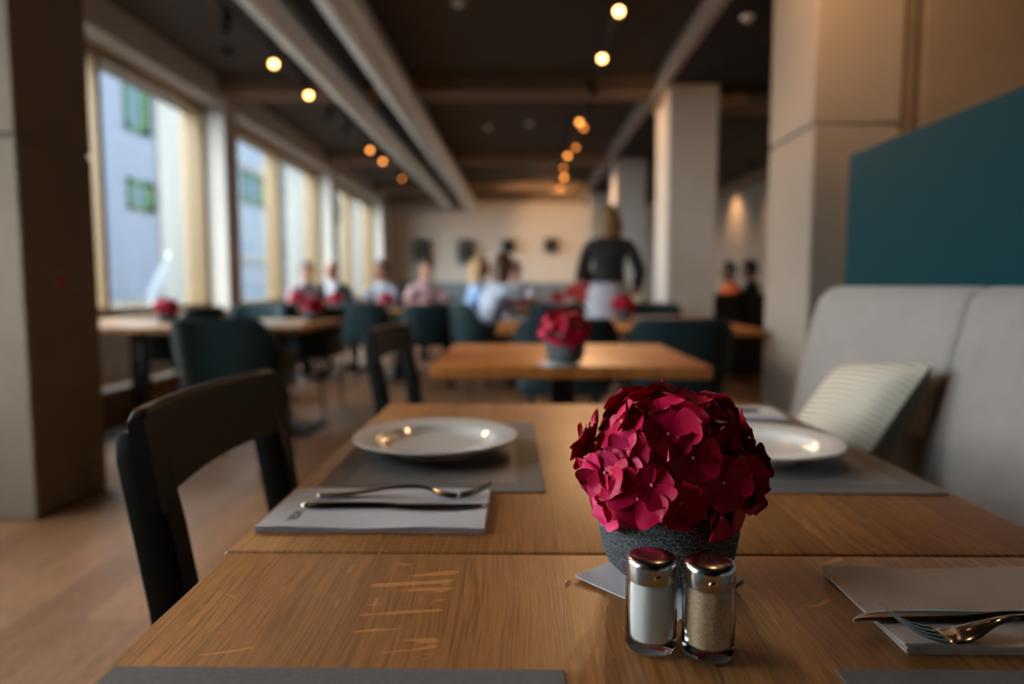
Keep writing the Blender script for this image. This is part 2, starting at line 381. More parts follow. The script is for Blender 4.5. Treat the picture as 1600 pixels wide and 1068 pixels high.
# ================================================================ FURNITURE BUILDERS
def tabletop_table(name, label, x0, x1, y0, y1, mat, group='oak dining tables', rotz=0., legs=True, thick=.04):
    cx, cy = (x0 + x1) / 2, (y0 + y1) / 2; hx, hy = (x1 - x0) / 2, (y1 - y0) / 2
    t = thing(name, label, 'table', (cx, cy, 0), rotz, group)
    b = B(); b.box(-hx, hx, -hy, hy, .75 - thick, .75, .004, 3); b.build('tabletop', mat, t)
    b = B(); b.box(-.045, .045, -.045, .045, .012, .70, .004); b.box(-.2, .2, -.03, .03, .68, .75 - thick, .004); b.build('pedestal', M['black_metal'], t)
    b = B(); b.box(-.25, .25, -.25, .25, 0, .014, .004); b.build('base_plate', M['black_metal'], t)
    return t
def shell_chair(label):
    t = thing('upholstered_chair', label, 'chair')
    b = B(); rings = []; n = 40
    def prof(a):                                                   # a: -1..1 round the open-fronted shell, 0 = middle of the back
        k = abs(a); th = a * R(118)
        x = .262 * math.copysign(abs(math.sin(th)) ** .68, math.sin(th)); y = -.235 * math.copysign(abs(math.cos(th)) ** .8, math.cos(th))
        top = .655 + .185 * (1 / (1 + math.exp((k - .485) * 20)))
        return x, y, top
    for i in range(n + 1):
        a = -1 + 2 * i / n; x, y, top = prof(a); d = Vector((x, y, 0)).normalized(); bot = .445
        ring = []
        for j, (zz, off) in enumerate([(bot, -.01), (bot + .05, .012), (top - .07, .034 + .02 * (1 - abs(a))), (top - .015, .038 + .03 * (1 - abs(a))), (top, .026 + .03 * (1 - abs(a))), (top - .012, .002 + .025 * (1 - abs(a))), (top - .08, -.008 + .015 * (1 - abs(a))), (bot + .06, -.03), (bot, -.035)]):
            ring.append((x + d.x * off, y + d.y * off, zz))
        rings.append(ring)
    b.loft(rings); b.build('backrest_shell', M['teal_fabric'], t)
    b = B(); b.box(-.235, .235, -.21, .255, .425, .478, .022, 4); b.build('seat', M['teal_fabric'], t)
    for sx in (-1, 1):
        for sy in (-1, 1):
            b = B(); b.tube([(sx * .175, sy * .165, .44), (sx * .215, sy * .215, 0)], [.014, .009], 10); b.build('leg', M['black_metal'], t)
    return t
def wood_chair(label):
    """black chair, sitter looks towards +x"""
    t = thing('wooden_chair', label, 'chair')
    for s in (-1, 1):
        b = B(); ring = []
        for z, x, w in [(0, -.05, .017), (.25, .005, .02), (.45, .02, .024), (.62, .0, .024), (.72, -.017, .024), (.80, -.033, .022), (.825, -.038, .017), (.836, -.041, .008)]:
            c = Vector((x, s * .178, z)); d = .017
            ring.append([c + Vector((a_ * w, b_ * d, 0)) for a_, b_ in [(-1, -1), (-.8, -1.1), (.8, -1.1), (1, -1), (1, 1), (.8, 1.1), (-.8, 1.1), (-1, 1)]])
        b.loft(ring); b.build('leg', M['black_wood'], t)
        b = B(); b.loft([[Vector((.40 + a_ * w, s * .18 + b_ * w, z)) for a_, b_ in [(-1, -1), (1, -1), (1, 1), (-1, 1)]] for z, w in [(0, .014), (.43, .019)]], smooth=False); b.build('leg', M['black_wood'], t)
    b = B(); b.box(.0, .44, -.215, .215, .43, .462, .01, 3); b.build('seat', M['black_wood'], t)
    b = B(); b.box(.02, .42, -.18, .18, .37, .43, .004); b.build('seat_frame', M['black_wood'], t)
    b = B(); rings = []; n = 28                                    # curved top rail with a hollowed lower edge
    for i in range(n + 1):
        s = -1 + 2 * i / n; y = s * .205; bow = -.014 * (1 - s * s)
        k = min(1., max(0., (1 - abs(s)) / .20)); low = .742 + (.012 + .012 * (1 - s * s) if abs(s) < .84 else 0)
        top = .866 - .004 * s * s; r_ = .010
        if abs(s) > .985: top -= .008
        lean = lambda z: -.0 - (z - .74) * .16
        xx = -.006 + bow
        rings.append([(xx + lean(low) - r_, y, low), (xx + lean(low) + r_, y, low), (xx + lean(top) + r_, y, top - .005), (xx + lean(top) + r_ * .4, y, top), (xx + lean(top) - r_ * .6, y, top), (xx + lean(top) - r_, y, top - .006)])
    b.loft(rings); b.build('top_rail', M['black_wood'], t)
    return t

# ---- flowers
def floret(bm, n_, pos, size, rnd, mi):
    n_ = n_.normalized(); up = Vector((0, 0, 1)) if abs(n_.z) < .9 else Vector((1, 0, 0)); ax = n_.cross(up).normalized(); ay = n_.cross(ax)
    a0 = rnd.uniform(0, PI)
    for k in range(4):
        a = a0 + k * PI / 2 + rnd.uniform(-.2, .2); d = ax * math.cos(a) + ay * math.sin(a); s = n_.cross(d)
        L = size * rnd.uniform(.85, 1.15); W = L * rnd.uniform(.56, .70); cup = rnd.uniform(-.35, .85); fold = rnd.uniform(-.25, .55); ph = rnd.uniform(0, 6); lift = k % 2 * .0012
        grid = []
        nu, nv = 10, 8
        for i in range(nu + 1):
            u = i / nu; w = W * (.18 + .82 * math.sin(PI * min(1., u * .98 * .72)) ** .9) * math.sqrt(max(0., 1 - u ** 7)) + .0012; row = []
            for j in range(nv + 1):
                v = -1 + 2 * j / nv
                h = cup * L * (u * u * .6) - .35 * L * max(0, u - .65) ** 1.2 * (1 if cup > .3 else -.4) + fold * abs(v) ** 1.6 * w * .8 + .05 * L * math.sin(ph + v * 4 + u * 5) * u
                ln = u * L * (1 - .10 * v * v)
                row.append(bm.v(pos + d * (ln + .0008) + s * (v * w) + n_ * (h + lift)))
            grid.append(row)
        bm.mi = mi
        for i in range(nu):
            for j in range(nv): bm.f([grid[i][j], grid[i + 1][j], grid[i + 1][j + 1], grid[i][j + 1]], True)
PET = ['petal_wine', 'petal_deep', 'petal_crimson', 'petal_magenta', 'petal_pink']
def hydrangea(label, loc, rotz, detail=True, seed=3):
    """pot 0.125 wide with a bloom 0.175 wide"""
    rnd = random.Random(seed)
    t = thing('potted_hydrangea', label, 'flowers', loc, rotz, 'potted hydrangeas on the tables')
    b = B(); b.lathe([(0, .001), (.036, .0), (.046, .003), (.0530, .010), (.0575, .020), (.0605, .036), (.0618, .058), (.0606, .080), (.0580, .096), (.0555, .099), (.0535, .096), (.055, .06), (.05, .02), (0, .016)], 72)
    b.build('plant_pot', M['pot'], t)
    fib = 80 if detail else 44; heads = []
    zc = .104; rx, rz = .071, .050
    core = B(); core.sphere((0, 0, zc - .004), (.052, .052, .032), 24, 14); head = core.build('flower_head', M['petal_wine'], t)
    for i in range(fib):
        z = 1 - 1.86 * (i + .5) / fib; ph = i * 2.39996
        q = math.sqrt(max(0, 1 - z * z)); n_ = Vector((q * math.cos(ph), q * math.sin(ph), z)); n_ = (n_ + Vector([rnd.uniform(-.2, .2) for _ in '123'])).normalized()
        k = rnd.uniform(.88, 1.05)
        droop = -.006 * q if z < .1 else 0
        heads.append((Vector((n_.x * rx * k * (1.06 if n_.z < .35 else .97), n_.y * rx * k, zc + n_.z * rz * k + droop - (.010 * max(0, -n_.y) if n_.z < .2 else 0))), n_))
    if detail:
        for pos, n_ in heads:
            bb = B(); bb.T = Matrix.Translation(-pos)
            sidew = -n_.x * .9 - n_.y * .35 + (-.15 if n_.z > .5 else .1) + rnd.uniform(-.45, .45)   # petal colour moves from wine to pink across the head
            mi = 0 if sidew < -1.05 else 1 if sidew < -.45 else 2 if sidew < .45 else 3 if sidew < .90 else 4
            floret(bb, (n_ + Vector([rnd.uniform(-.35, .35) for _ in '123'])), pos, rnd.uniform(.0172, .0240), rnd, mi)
            bb.mi = 5; bb.sphere(pos + n_ * .0024, .0015, 8, 6)
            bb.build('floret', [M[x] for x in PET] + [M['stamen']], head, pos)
    else:
        bb = B()
        for pos, n_ in heads: floret(bb, n_, pos, rnd.uniform(.020, .025), rnd, rnd.choice([1, 2, 2, 3]))
        bb.build('floret_cluster', [M[x] for x in PET], head)
    return t

# ---- tableware
def plate(label, loc):
    b = B(); b.lathe([(0, .005), (.055, .005), (.060, .0), (.064, .0), (.067, .006), (.086, .014), (.104, .0190), (.122, .0225), (.1250, .0245), (.1245, .0268), (.121, .0270), (.104, .0235), (.092, .0222), (.0885, .0205), (.084, .0150), (.076, .0115), (.066, .0100), (0, .0098)], 96)
    return tag(b.build('dinner_plate', M['porcelain'], None, loc), label, 'plate', 'white dinner plates')
def ribbon(b, stations, cx=lambda t: 0.):
    """stations: (x, z, halfwidth, thickness, y offset)"""
    rings = []
    for x, z, w, th, y in stations:
        rings.append([(x, y - w, z), (x, y - w * .8, z + th * .5), (x, y, z + th), (x, y + w * .8, z + th * .5), (x, y + w, z), (x, y + w * .8, z - th * .15), (x, y, z - th * .1), (x, y - w * .8, z - th * .15)])
    b.loft(rings)
def fork(label, loc, rotz, group, curve=1.):
    b = B(); st = []
    for x, z, w, th in [(0, .0015, .003, .002), (.004, .002, .0075, .0028), (.02, .0028, .0095, .003), (.045, .004, .0085, .0028), (.075, .0085, .0062, .0028), (.10, .0125, .0045, .0028), (.122, .0125, .0042, .0026), (.136, .009, .0052, .0022), (.146, .0048, .0105, .0018), (.156, .002, .0118, .0016), (.164, .0012, .0118, .0016), (.168, .0012, .0118, .0016)]:
        st.append((x, z * curve, w, th, 0))
    ribbon(b, st)
    for k in range(4):
        y = -.0099 + k * .0066
        ribbon(b, [(.167, .0012 * curve, .0019, .0016, y), (.178, .0024 * curve, .0018, .0016, y), (.19, .0058 * curve, .0016, .0014, y), (.203, .0125 * curve, .0012, .0012, y), (.209, .0165 * curve, .0006, .001, y)])
    return tag(b.build('fork', M['steel'], None, loc, rotz, sub=1, angle=60), label, 'fork', group)
def knife(label, loc, rotz, group):
    k = B()
    ribbon(k, [(0, .0015, .002, .003, 0), (.004, .001, .0065, .005, 0), (.02, .001, .0085, .006, 0), (.06, .001, .0075, .006, 0), (.095, .001, .0062, .006, 0), (.104, .0015, .006, .004, 0), (.11, .002, .007, .0025, -.0008), (.125, .002, .0098, .0018, -.001), (.16, .002, .0102, .0016, -.001), (.19, .002, .0088, .0014, .0006), (.207, .002, .0050, .0012, .0046), (.213, .002, .0012, .001, .008)])
    return tag(k.build('table_knife', M['steel'], None, loc, rotz, sub=1, angle=60), label, 'knife', group)
def napkin(label, loc, rotz, sx, sy, mat, group, ply=4, th=.0016, fold='y'):
    b = B(); rnd = random.Random(int(abs(loc[0] * 1000)))
    nx, ny = 24, 14
    for k in range(ply):
        z0 = k * th * 1.1; sh = rnd.uniform(-.0012, .0012); sy_ = sy / 2 + rnd.uniform(-.0008, .0008)
        tops, bots = [], []
        for i in range(nx + 1):
            u = -1 + 2 * i / nx; rt, rb = [], []
            for j in range(ny + 1):
                v = -1 + 2 * j / ny
                wv = .0007 * math.sin(u * 5 + k) * math.sin(v * 3 + 1) * (k + 1) * .5 + .0006 * abs(v) ** 6 * k
                rt.append(b.v((u * sx / 2 + sh, v * sy_, z0 + th + wv + .0008))); rb.append(b.v((u * sx / 2 + sh, v * sy_, z0 + wv * .8 + .0006 if k else .0)))
            tops.append(rt); bots.append(rb)
        for i in range(nx):
            for j in range(ny):
                b.f([tops[i][j], tops[i + 1][j], tops[i + 1][j + 1], tops[i][j + 1]], True); b.f([bots[i][j], bots[i][j + 1], bots[i + 1][j + 1], bots[i + 1][j]], True)
        for i in range(nx):
            b.f([tops[i][0], bots[i][0], bots[i + 1][0], tops[i + 1][0]]); b.f([tops[i][ny], tops[i + 1][ny], bots[i + 1][ny], bots[i][ny]])
        for j in range(ny):
            b.f([tops[0][j], tops[0][j + 1], bots[0][j + 1], bots[0][j]]); b.f([tops[nx][j], bots[nx][j], bots[nx][j + 1], tops[nx][j + 1]])
    return tag(b.build('napkin', mat, None, loc, rotz), label, 'napkin', group)
def placemat(label, x0, x1, y0, y1, rotz=0., z=.75):
    cx, cy = (x0 + x1) / 2, (y0 + y1) / 2; hx, hy = (x1 - x0) / 2, (y1 - y0) / 2
    b = B(); b.box(-hx, hx, -hy, hy, 0, .0016, .0005, 1); b.mi = 1
    w = .006; i = .035
    b.box(-hx + i, hx - i, -hy + i, hy - i, .0012, .0020, .0003, 1)
    return tag(b.build('placemat', [M['mat'], M['mat2']], None, (cx, cy, z + .0002), rotz), label, 'placemat', 'grey placemats')
def shaker(label, loc, fill, cat, rotz=0.):
    t = thing('glass_shaker', label, cat, loc, rotz, 'glass shakers in front of the flower pot')
    H = .057; fl = lambda ro, k: (lambda u, z: 1 - k * (.5 - .5 * math.cos(2 * PI * u * 8)))
    b = B()
    b.lathe([(0, 0), (.0135, .0), (.0165, .0015), (.0178, .005), (.0182, .012), (.0182, .046), (.0176, .050), (.0160, .0535), (.0150, .058), (.0138, .058), (.0148, .050), (.0156, .046), (.0156, .012), (.0146, .0090), (.010, .0078), (0, .0078)], 64, fn=lambda u, z: 1 - (.035 * abs(math.cos(PI * u * 8)) ** 3 if .009 < z < .05 else 0))
    b.build('glass_body', M['shaker_glass'], t)
    b = B(); b.lathe([(0, .0080), (.0098, .0081), (.0142, .0094), (.0153, .0125), (.0153, .0455), (.0146, .0490), (.006, .0500), (0, .0497)], 48, fn=lambda u, z: 1 - .035 * abs(math.cos(PI * u * 8)) ** 3)
    b.build('seasoning', fill, t)
    b = B(); b.lathe([(.0158, .0515), (.0174, .0512), (.0178, .053), (.0178, .0620), (.0175, .0642), (.0164, .0659), (.0140, .0670), (.008, .0677), (0, .0679)], 64)
    b.lathe([(.0158, .0515), (.0150, .0580), (0, .060)], 48)
    b.sphere((.0015, -.0172, .0562), (.0030, .0014, .0030), 18, 10)
    b.mi = 1
    for i, (x, y) in enumerate([(math.cos(k * PI / 5) * .0062, math.sin(k * PI / 5) * .0062) for k in range(10)] + [(math.cos(k * PI / 3) * .003, math.sin(k * PI / 3) * .003) for k in range(6)]):
        z = .0679 - .0003 * (math.hypot(x, y) / .009) ** 2
        b.lathe([(.0, .0003), (.00045, .0002), (.0005, -.0004)], 8, (x, y, z))
    b.build('shaker_cap', [M['cap_steel'], M['steel_dark']], t)
    return t

# ================================================================ NEAR TABLES AND WHAT STANDS ON THEM
tt = R(.5)
t2 = tabletop_table('dining_table', 'long oak table top in front of the camera with the crimson flowers, shakers and napkins', -.281, .533, -.25, .6335, M['oak'], rotz=0)
t1 = tabletop_table('dining_table', 'oak table joined end to end with the one nearest, carrying two white plates', -.287, .533, .6345, 1.463, M['oak'], rotz=0)
placemat('grey placemat under the white plate in front of the black wooden chair', -.262, .026, .822, 1.247, R(1.2))
placemat('grey placemat under the white plate beside the cushioned bench', .236, .527, .825, 1.247, R(-1))
placemat('grey placemat at the bottom edge, on the side of the near black chair', -.272, .0285, .02, .4335)
placemat('dark grey placemat just below the taupe napkin with fork and knife', .208, .51, .02, .437)
plate('white plate on the grey mat in front of the black wooden chair', (-.131, 1.03, .752))
plate('white plate half hidden by the crimson flowers, on the bench side', (.347, 1.008, .752))
nk = napkin('white folded napkin with small dark lettering under the cutlery by the black chair', (-.157, .752, .7502), 0, .238, .134, M['paper'], 'folded napkins at the place settings', 3, .0013)
cu = bpy.data.curves.new('lettering', 'FONT'); cu.body = 'TIEDN'; cu.size = .012; cu.extrude = .0001; cu.align_x = 'CENTER'; cu.align_y = 'CENTER'
tmp = bpy.data.objects.new('tmp', cu); col.objects.link(tmp); bpy.context.view_layer.update()
me = bpy.data.meshes.new_from_object(tmp.evaluated_get(bpy.context.evaluated_depsgraph_get())); bpy.data.objects.remove(tmp)
me.materials.clear(); me.materials.append(M['ink'])
for v in me.vertices: v.co.y *= 1.25
lt = bpy.data.objects.new('printed_lettering', me); col.objects.link(lt); lt.parent = nk; lt.rotation_euler = (0, 0, R(90)); lt.location = (-.088, -.033, .0059)
b = B(); b.tube([(-.088, -.010, .0058), (-.086, .002, .0058), (-.089, .012, .0058), (-.082, .020, .0058)], [.0002, .0006, .0009, .0002], 6, flat=.15); b.build('printed_flourish', M['ink'], nk)
fork('fork with upturned tines on the white lettered napkin, behind its knife', (-.243, .788, .7558), R(1), 'cutlery on the white napkin')
knife('table knife on the white lettered napkin, in front of the fork', (-.250, .752, .7558), R(-.5), 'cutlery on the white napkin')
nk2 = napkin('taupe folded napkin beside the shakers, partly cut off by the frame', (.398, .524, .7502), 0, .262, .132, M['linen'], 'folded napkins at the place settings', 4, .0010)
fork('dark reflecting fork lying on the taupe napkin, overlapping the knife', (.466, .466, .7560), R(179), 'cutlery on the taupe napkin', 1.3)
knife('dark table knife on the taupe napkin, behind the fork', (.458, .500, .7560), R(180.5), 'cutlery on the taupe napkin')
_n3 = atZ(1190, 645, .75)
napkin('white napkin with a dark knife beyond the half hidden plate', (.385, 1.335, .7502), R(-4), .24, .12, M['paper'], 'folded napkins at the place settings', 3, .0018)
knife('knife on the white napkin beyond the half hidden plate', (.47, 1.335, .758), R(176), 'cutlery beyond the plate')

hydrangea('crimson hydrangea head in a grey woven pot behind the shakers, large and sharp', (.130, .592, .7538), R(20), True, 11)
b = B(); rnd = random.Random(5); n = 12; g0 = [[None] * (n + 1) for _ in range(n + 1)]; g1 = [[None] * (n + 1) for _ in range(n + 1)]
for i in range(n + 1):
    for j in range(n + 1):
        u, v = -1 + 2 * i / n, -1 + 2 * j / n; h = .0012 + .0016 * max(0, -u) ** 3 * max(0, v) * 2 + .0006 * math.sin(u * 4 + v * 3) * (abs(u) > .6 or abs(v) > .6)
        k = 1 if abs(u) < .75 or abs(v) < .75 else 1
        g0[i][j] = b.v((u * .052, v * .052, max(.0003, h))); g1[i][j] = b.v((u * .052, v * .052, max(.0, h - .0012)))
for i in range(n):
    for j in range(n): b.f([g0[i][j], g0[i + 1][j], g0[i + 1][j + 1], g0[i][j + 1]], True); b.f([g1[i][j], g1[i][j + 1], g1[i + 1][j + 1], g1[i + 1][j]], True)
for i in range(n):
    b.f([g0[i][0], g1[i][0], g1[i + 1][0], g0[i + 1][0]]); b.f([g0[i][n], g0[i + 1][n], g1[i + 1][n], g1[i][n]]); b.f([g0[0][i], g0[0][i + 1], g1[0][i + 1], g1[0][i]]); b.f([g0[n][i], g1[n][i], g1[n][i + 1], g0[n][i + 1]])
tag(b.build('paper_coaster', M['paper'], None, (.120, .576, .7503), R(45)), 'small white paper square under the large crimson flower pot', 'napkin')
shaker('glass salt shaker with a chrome cap, filled with white salt', (.0915, .466, .7502), M['salt'], 'salt shaker', 0)
shaker('glass pepper shaker with a chrome cap, filled with beige ground pepper', (.1295, .4575, .7502), M['pepper'], 'pepper shaker', R(-12))
b = B(); b.sphere((0, 0, .0014), (.0016, .0016, .0014), 10, 8); b.sphere((.0022, .0012, .0008), (.0009, .0007, .0007), 8, 6); p_ = atZ(886, 911, .75); tag(b.build('fallen_stamen', M['stamen'], None, (p_.x, p_.y, .7502)), 'tiny pink fallen bud on the table beside the paper square', 'flower bud')

# ---- bench with cushion, teal panel
bench = thing('upholstered_bench', 'long light grey fabric bench along the table with a tall segmented back', 'bench', (.55, .7, 0))
b = B(); b.box(-.02, .36, -3.2, 1.50, .33, .47, .03, 4); b.build('seat', M['bench'], bench)
b = B(); b.box(.02, .36, -3.2, 1.48, 0, .33, .004); b.build('bench_base', M['black_metal'], bench)
ys = [1.52, .775, -.04, -.82, -1.6, -2.4]
for i in range(len(ys) - 1):
    y1, y0 = ys[i], ys[i + 1]; b = B(); rings = []; n = 44
    for k in range(n + 1):
        u = .5 - .5 * math.cos(PI * k / n); y = y0 + (y1 - y0) * u; e = min(u, 1 - u) * (y1 - y0); inset = .016 * math.exp(-e / .006)
        first = (i == 0 and u > .5); R1 = .07; dd = (y1 - y); cut = R1 - math.sqrt(max(0, R1 * R1 - max(0, R1 - dd) ** 2)) if first and dd < R1 else 0
        top = 1.003 - inset * .5 - cut
        pr = [(.30, .44), (.312, .50), (.33, .62), (.352, .74), (.375, .86), (.392, .94), (.402, .975), (.418, .995), (.445, 1.003), (.475, .998), (.482, .97), (.475, .70), (.47, .44)]
        ring = []
        for x, z in pr:
            zz = z if z < .9 else min(z, 1.003) - (1.003 - top) * ((z - .9) / .103 if z > .9 else 0)
            ring.append((x + inset * (1 if x < .42 else 0), y, zz))
        rings.append(ring)
    b.loft(rings); bk = b.build('backrest', M['bench'], bench)
b = B(); b.box(0, .05, -3.2, 1.55, 0, .43, .003); b.mi = 0; b.box(0, .05, -3.2, 1.55, 0, .43)
b.bm.free()
b = B(); b.box(1.045, 1.09, -2.5, 2.235, 0, 1.42, .003, 1); tag(b.build('teal_partition', M['teal_panel']), 'satin teal partition panel standing behind the grey bench back', 'partition panel')
# cushion leaning on the bench back
b = B(); n = 26; rows = {}
for side in (1, -1):
    b.mi = 0 if side == 1 else 1
    gr = []
    for i in range(n + 1):
        row = []
        for j in range(n + 1):
            u, v = -1 + 2 * i / n, -1 + 2 * j / n
            px = u * (1 - .07 * (1 - v * v) * 1.0); py = v * (1 - .07 * (1 - u * u))
            h = .078 * ((1 - u ** 4) * (1 - v ** 4)) ** .55 + .004 * math.sin(u * 5 + v * 3) * (1 - u * u) * (1 - v * v)
            row.append(b.v((px * .2, py * .2, side * h)))
        gr.append(row)
    for i in range(n):
        for j in range(n): b.f([gr[i][j], gr[i + 1][j], gr[i + 1][j + 1], gr[i][j + 1]], True)
bmesh.ops.remove_doubles(b.bm, verts=b.bm.verts[:], dist=.0006)
cu_ = b.build('striped_cushion', [M['stripes'], M['cushion_back']], None); tag(cu_, 'cream and olive striped cushion leaning on the grey bench back', 'cushion')
xv = Vector((0, -1, .11)).normalized(); upv = Vector((.55, .20, .80)); upv = (upv - xv * upv.dot(xv)).normalized(); nrm = xv.cross(upv)
cu_.matrix_world = Matrix.Translation((.762, 1.60, .668)) @ Matrix((xv, upv, nrm)).transposed().to_4x4() @ Matrix.Diagonal((.88, .93, .9, 1))

# ---- black wooden chairs
wc = wood_chair('x')
place(wc, 'near black wooden chair with a curved top rail, beside the white napkin', (-.410, .965, 0), R(-1.5), 'black wooden chairs')
place(wc, 'black wooden chair beside the second table', (-.445, 2.44, 0), R(-8), 'black wooden chairs')

# ---- table 2 and 3
tabletop_table('dining_table', 'honey coloured oak table holding only a pink hydrangea, behind the plates', -.294, .605, 2.15, 2.985, M['oak_warm'])
hy = hydrangea('pink hydrangea in a grey pot alone on the second oak table', (.142, 2.22, .7538), 0, False, 4); PROTO_H = hy
b = B(); b.box(-.06, .06, -.06, .06, 0, .003, .001); tag(b.build('paper_coaster', M['paper'], None, (.125, 2.20, .7503), R(12)), 'white paper square under the pink hydrangea of the second table', 'napkin')
hy.scale = (1.06, 1.06, 1.06)
tabletop_table('dining_table', 'oak table seen between the two green chair backs, left of the flower pot', -.15, .72, 4.02, 4.95, M['oak_warm'])
tabletop_table('dining_table', 'oak table carrying pale napkins next to the concrete pillar', .735, 1.42, 4.02, 5.75, M['oak_warm'])

used_h = 0
def flowers(label, x, y, s=1.06, rz=0.):
    o = copy_tree(PROTO_H); o.location = (x, y, .7502); o.rotation_euler.z = rz; o.scale = (s, s, s); o['label'] = label; return o
flowers('pink hydrangea in a grey pot on the oak table in front of the standing waitress', .745, 5.02, 1.15, 1)
napkin('pale folded napkin on the oak table, above the farther rim of the green chair', (1.02, 5.35, .7502), 0, .30, .16, M['linen'], 'napkins on the third row of tables', 3, .003)
napkin('pale folded napkin on the oak table, close to the concrete pillar', (1.25, 4.55, .7502), .1, .24, .20, M['linen'], 'napkins on the third row of tables', 3, .003)

scx = shell_chair('x'); GC = 'green shell chairs'
place(scx, 'dark green shell chair seen from behind, between the second table and the pillar', (.835, 3.77, 0), 0, GC)
place(scx, 'dark green shell chair seen from behind, hidden by the pink flowers of the second table', (.235, 3.77, 0), 0, GC)
place(scx, 'large dark green shell chair seen from behind over the rail of the near black chair', (-1.56, 3.72, 0), R(-4), GC)
place(scx, 'teal chair turned towards the windows at the table beside the pillar', (-2.70, 5.36, 0), R(84), GC)
place(scx, 'teal chair turned sideways under the pedestal table with two flower pots', (-1.74, 5.50, 0), R(84), GC)
place(scx, 'teal chair facing the camera, its curved top just showing behind the first window', (-2.48, 6.15, 0), R(172), GC)
place(scx, 'teal chair seen from behind at the table of the balding man', (-2.52, 6.98, 0), R(4), GC)
place(scx, 'teal chair seen from behind, in front of the man in the dark jacket', (-1.52, 6.75, 0), R(-8), GC)
place(scx, 'dark chair beside the wooden table where the grey haired man sits', (-.90, 6.62, 0), R(14), GC)
place(scx, 'green chair under the girl with long brown hair', (-.40, 6.48, 0), R(-58), GC)
place(scx, 'dark green chair standing behind the third row table, facing the far table', (.34, 6.60, 0), R(0), GC)
place(scx, 'dark green chair with a rounded top in front of the white pillar', (1.28, 6.45, 0), R(180), GC)

# ---- tables by the windows
tabletop_table('dining_table', 'pale oak table by the first window with one hydrangea', -3.08, -2.12, 4.15, 5.05, M['oak'])
tabletop_table('dining_table', 'oak table with a plate setting and dark hydrangea, beside the big green chair', -1.98, -1.36, 4.2, 5.2, M['oak'])
flowers('dark pink hydrangea on the table by the first window', -2.47, 4.72, 1.05, 2)
flowers('dark red hydrangea on the table behind the big green chair', -1.515, 4.95, 1.05, 3)
flowers('pink hydrangea seen just behind the dark red one, near the windows', -2.47, 7.50, 1.15, 4)
placemat('pale placemat on the table behind the big green chair', -1.92, -1.55, 4.35, 4.75)
tabletop_table('dining_table', 'wooden table where the grey haired man sits', -1.70, -.95, 7.0, 7.8, M['oak'])
flowers('small pink hydrangea in front of the grey haired man', -1.47, 7.45, 1.1, 5)
flowers('small pink hydrangea before the man in the dark jacket', -2.08, 7.62, 1.1, 6)
tabletop_table('dining_table', 'wooden table of the balding man in the dark jacket', -2.78, -1.98, 7.2, 7.85, M['oak'])
flowers('distant pink hydrangea beyond the woman in the pink patterned blouse', -1.36, 9.6, 1.2, 7)
tabletop_table('dining_table', 'far wooden table behind the patterned blouse', -1.75, -1.0, 9.3, 10.1, M['oak'])
tabletop_table('dining_table', 'far dining table crowded with dishes where the girl reaches across', -.05, 1.05, 7.15, 8.3, M['oak_warm'])

# dishes on the crowded table
rnd = random.Random(8); kinds = [('drinking_glass', 'glass'), ('small_bowl', 'bowl'), ('bread_basket', 'basket')]
spots = [(.05, 7.45), (.22, 7.35), (.40, 7.50), (.56, 7.38), (.72, 7.55), (.15, 7.75), (.35, 7.85), (.60, 7.80), (.85, 7.40)]
desc = ['cream bowl at the end nearest the brown haired girl', 'drinking glass beside the first cream bowl', 'white bowl in the middle of the crowded table', 'drinking glass in the middle of the crowded table', 'cream bowl close to the waitress', 'tall glass behind the girl\'s bowl', 'white bowl at the far side of the crowded table', 'tall glass before the red dressed guest', 'wicker basket half hidden by the waitress']
M['glassware'] = plain('frosty_glassware', S(214, 208, 200), .15, 0, 8, .05, 0, Transmission_Weight=.5)
M['wicker'] = plain('tan_wicker', S(196, 158, 112), .8, 0, 60, .3)
for i, (x, y) in enumerate(spots):
    b = B()
    if 'glass' in desc[i]: b.lathe([(0, 0), (.026, 0), (.032, .09), (.034, .13), (.031, .13), (.029, .09), (.024, .006), (0, .006)], 24); o = b.build('drinking_glass', M['glassware'], None, (x, y, .7502)); c = 'glass'
    elif 'basket' in desc[i]: b.lathe([(0, 0), (.07, 0), (.10, .08), (.103, .08), (.096, .08), (.066, .008), (0, .008)], 24); o = b.build('bread_basket', M['wicker'], None, (x, y, .7502)); c = 'basket'
    else: b.lathe([(0, 0), (.04, 0), (.05, .012), (.09, .06), (.086, .06), (.046, .018), (0, .015)], 28); o = b.build('bowl', M['porcelain'], None, (x, y, .7502)); c = 'bowl'
    tag(o, desc[i] if 'table' in desc[i] else desc[i] + ' on the crowded table', c, 'tableware on the crowded far table')
flowers('reddish hydrangea on the crowded far table', .42, 8.1, 1.1, 1)

# banquette along the back wall and a white sideboard
bq = thing('wall_banquette', 'blue grey upholstered banquette along the far wall', 'bench', (-.6, 16.4, 0))
M['white_canvas'] = plain('white_canvas', S(112, 118, 126), .9, 0, 5, .05, 0, Specular_IOR_Level=.1)
M['banq'] = woven('slate_wool', S(96, 108, 116), S(122, 134, 142), 200)
M['banq_dark'] = plain('charcoal_base', S(30, 30, 30), .7)
b = B(); b.box(-2.4, 2.4, .40, .58, .45, 1.08, .04, 3); b.build('backrest', M['banq'], bq)
b = B(); b.box(-2.4, 2.4, -.25, .42, .33, .47, .03, 3); b.build('seat', M['banq'], bq)
b = B(); b.box(-2.4, 2.4, -.2, .5, 0, .33, .005); b.build('bench_base', M['banq_dark'], bq)
tabletop_table('bistro_table', 'small dark table in front of the far banquette', -2.05, -1.35, 14.3, 15.0, M['black_wood'], 'dark tables at the banquette')
tabletop_table('bistro_table', 'small dark table further along the far banquette', -.9, -.2, 14.3, 15.0, M['black_wood'], 'dark tables at the banquette')
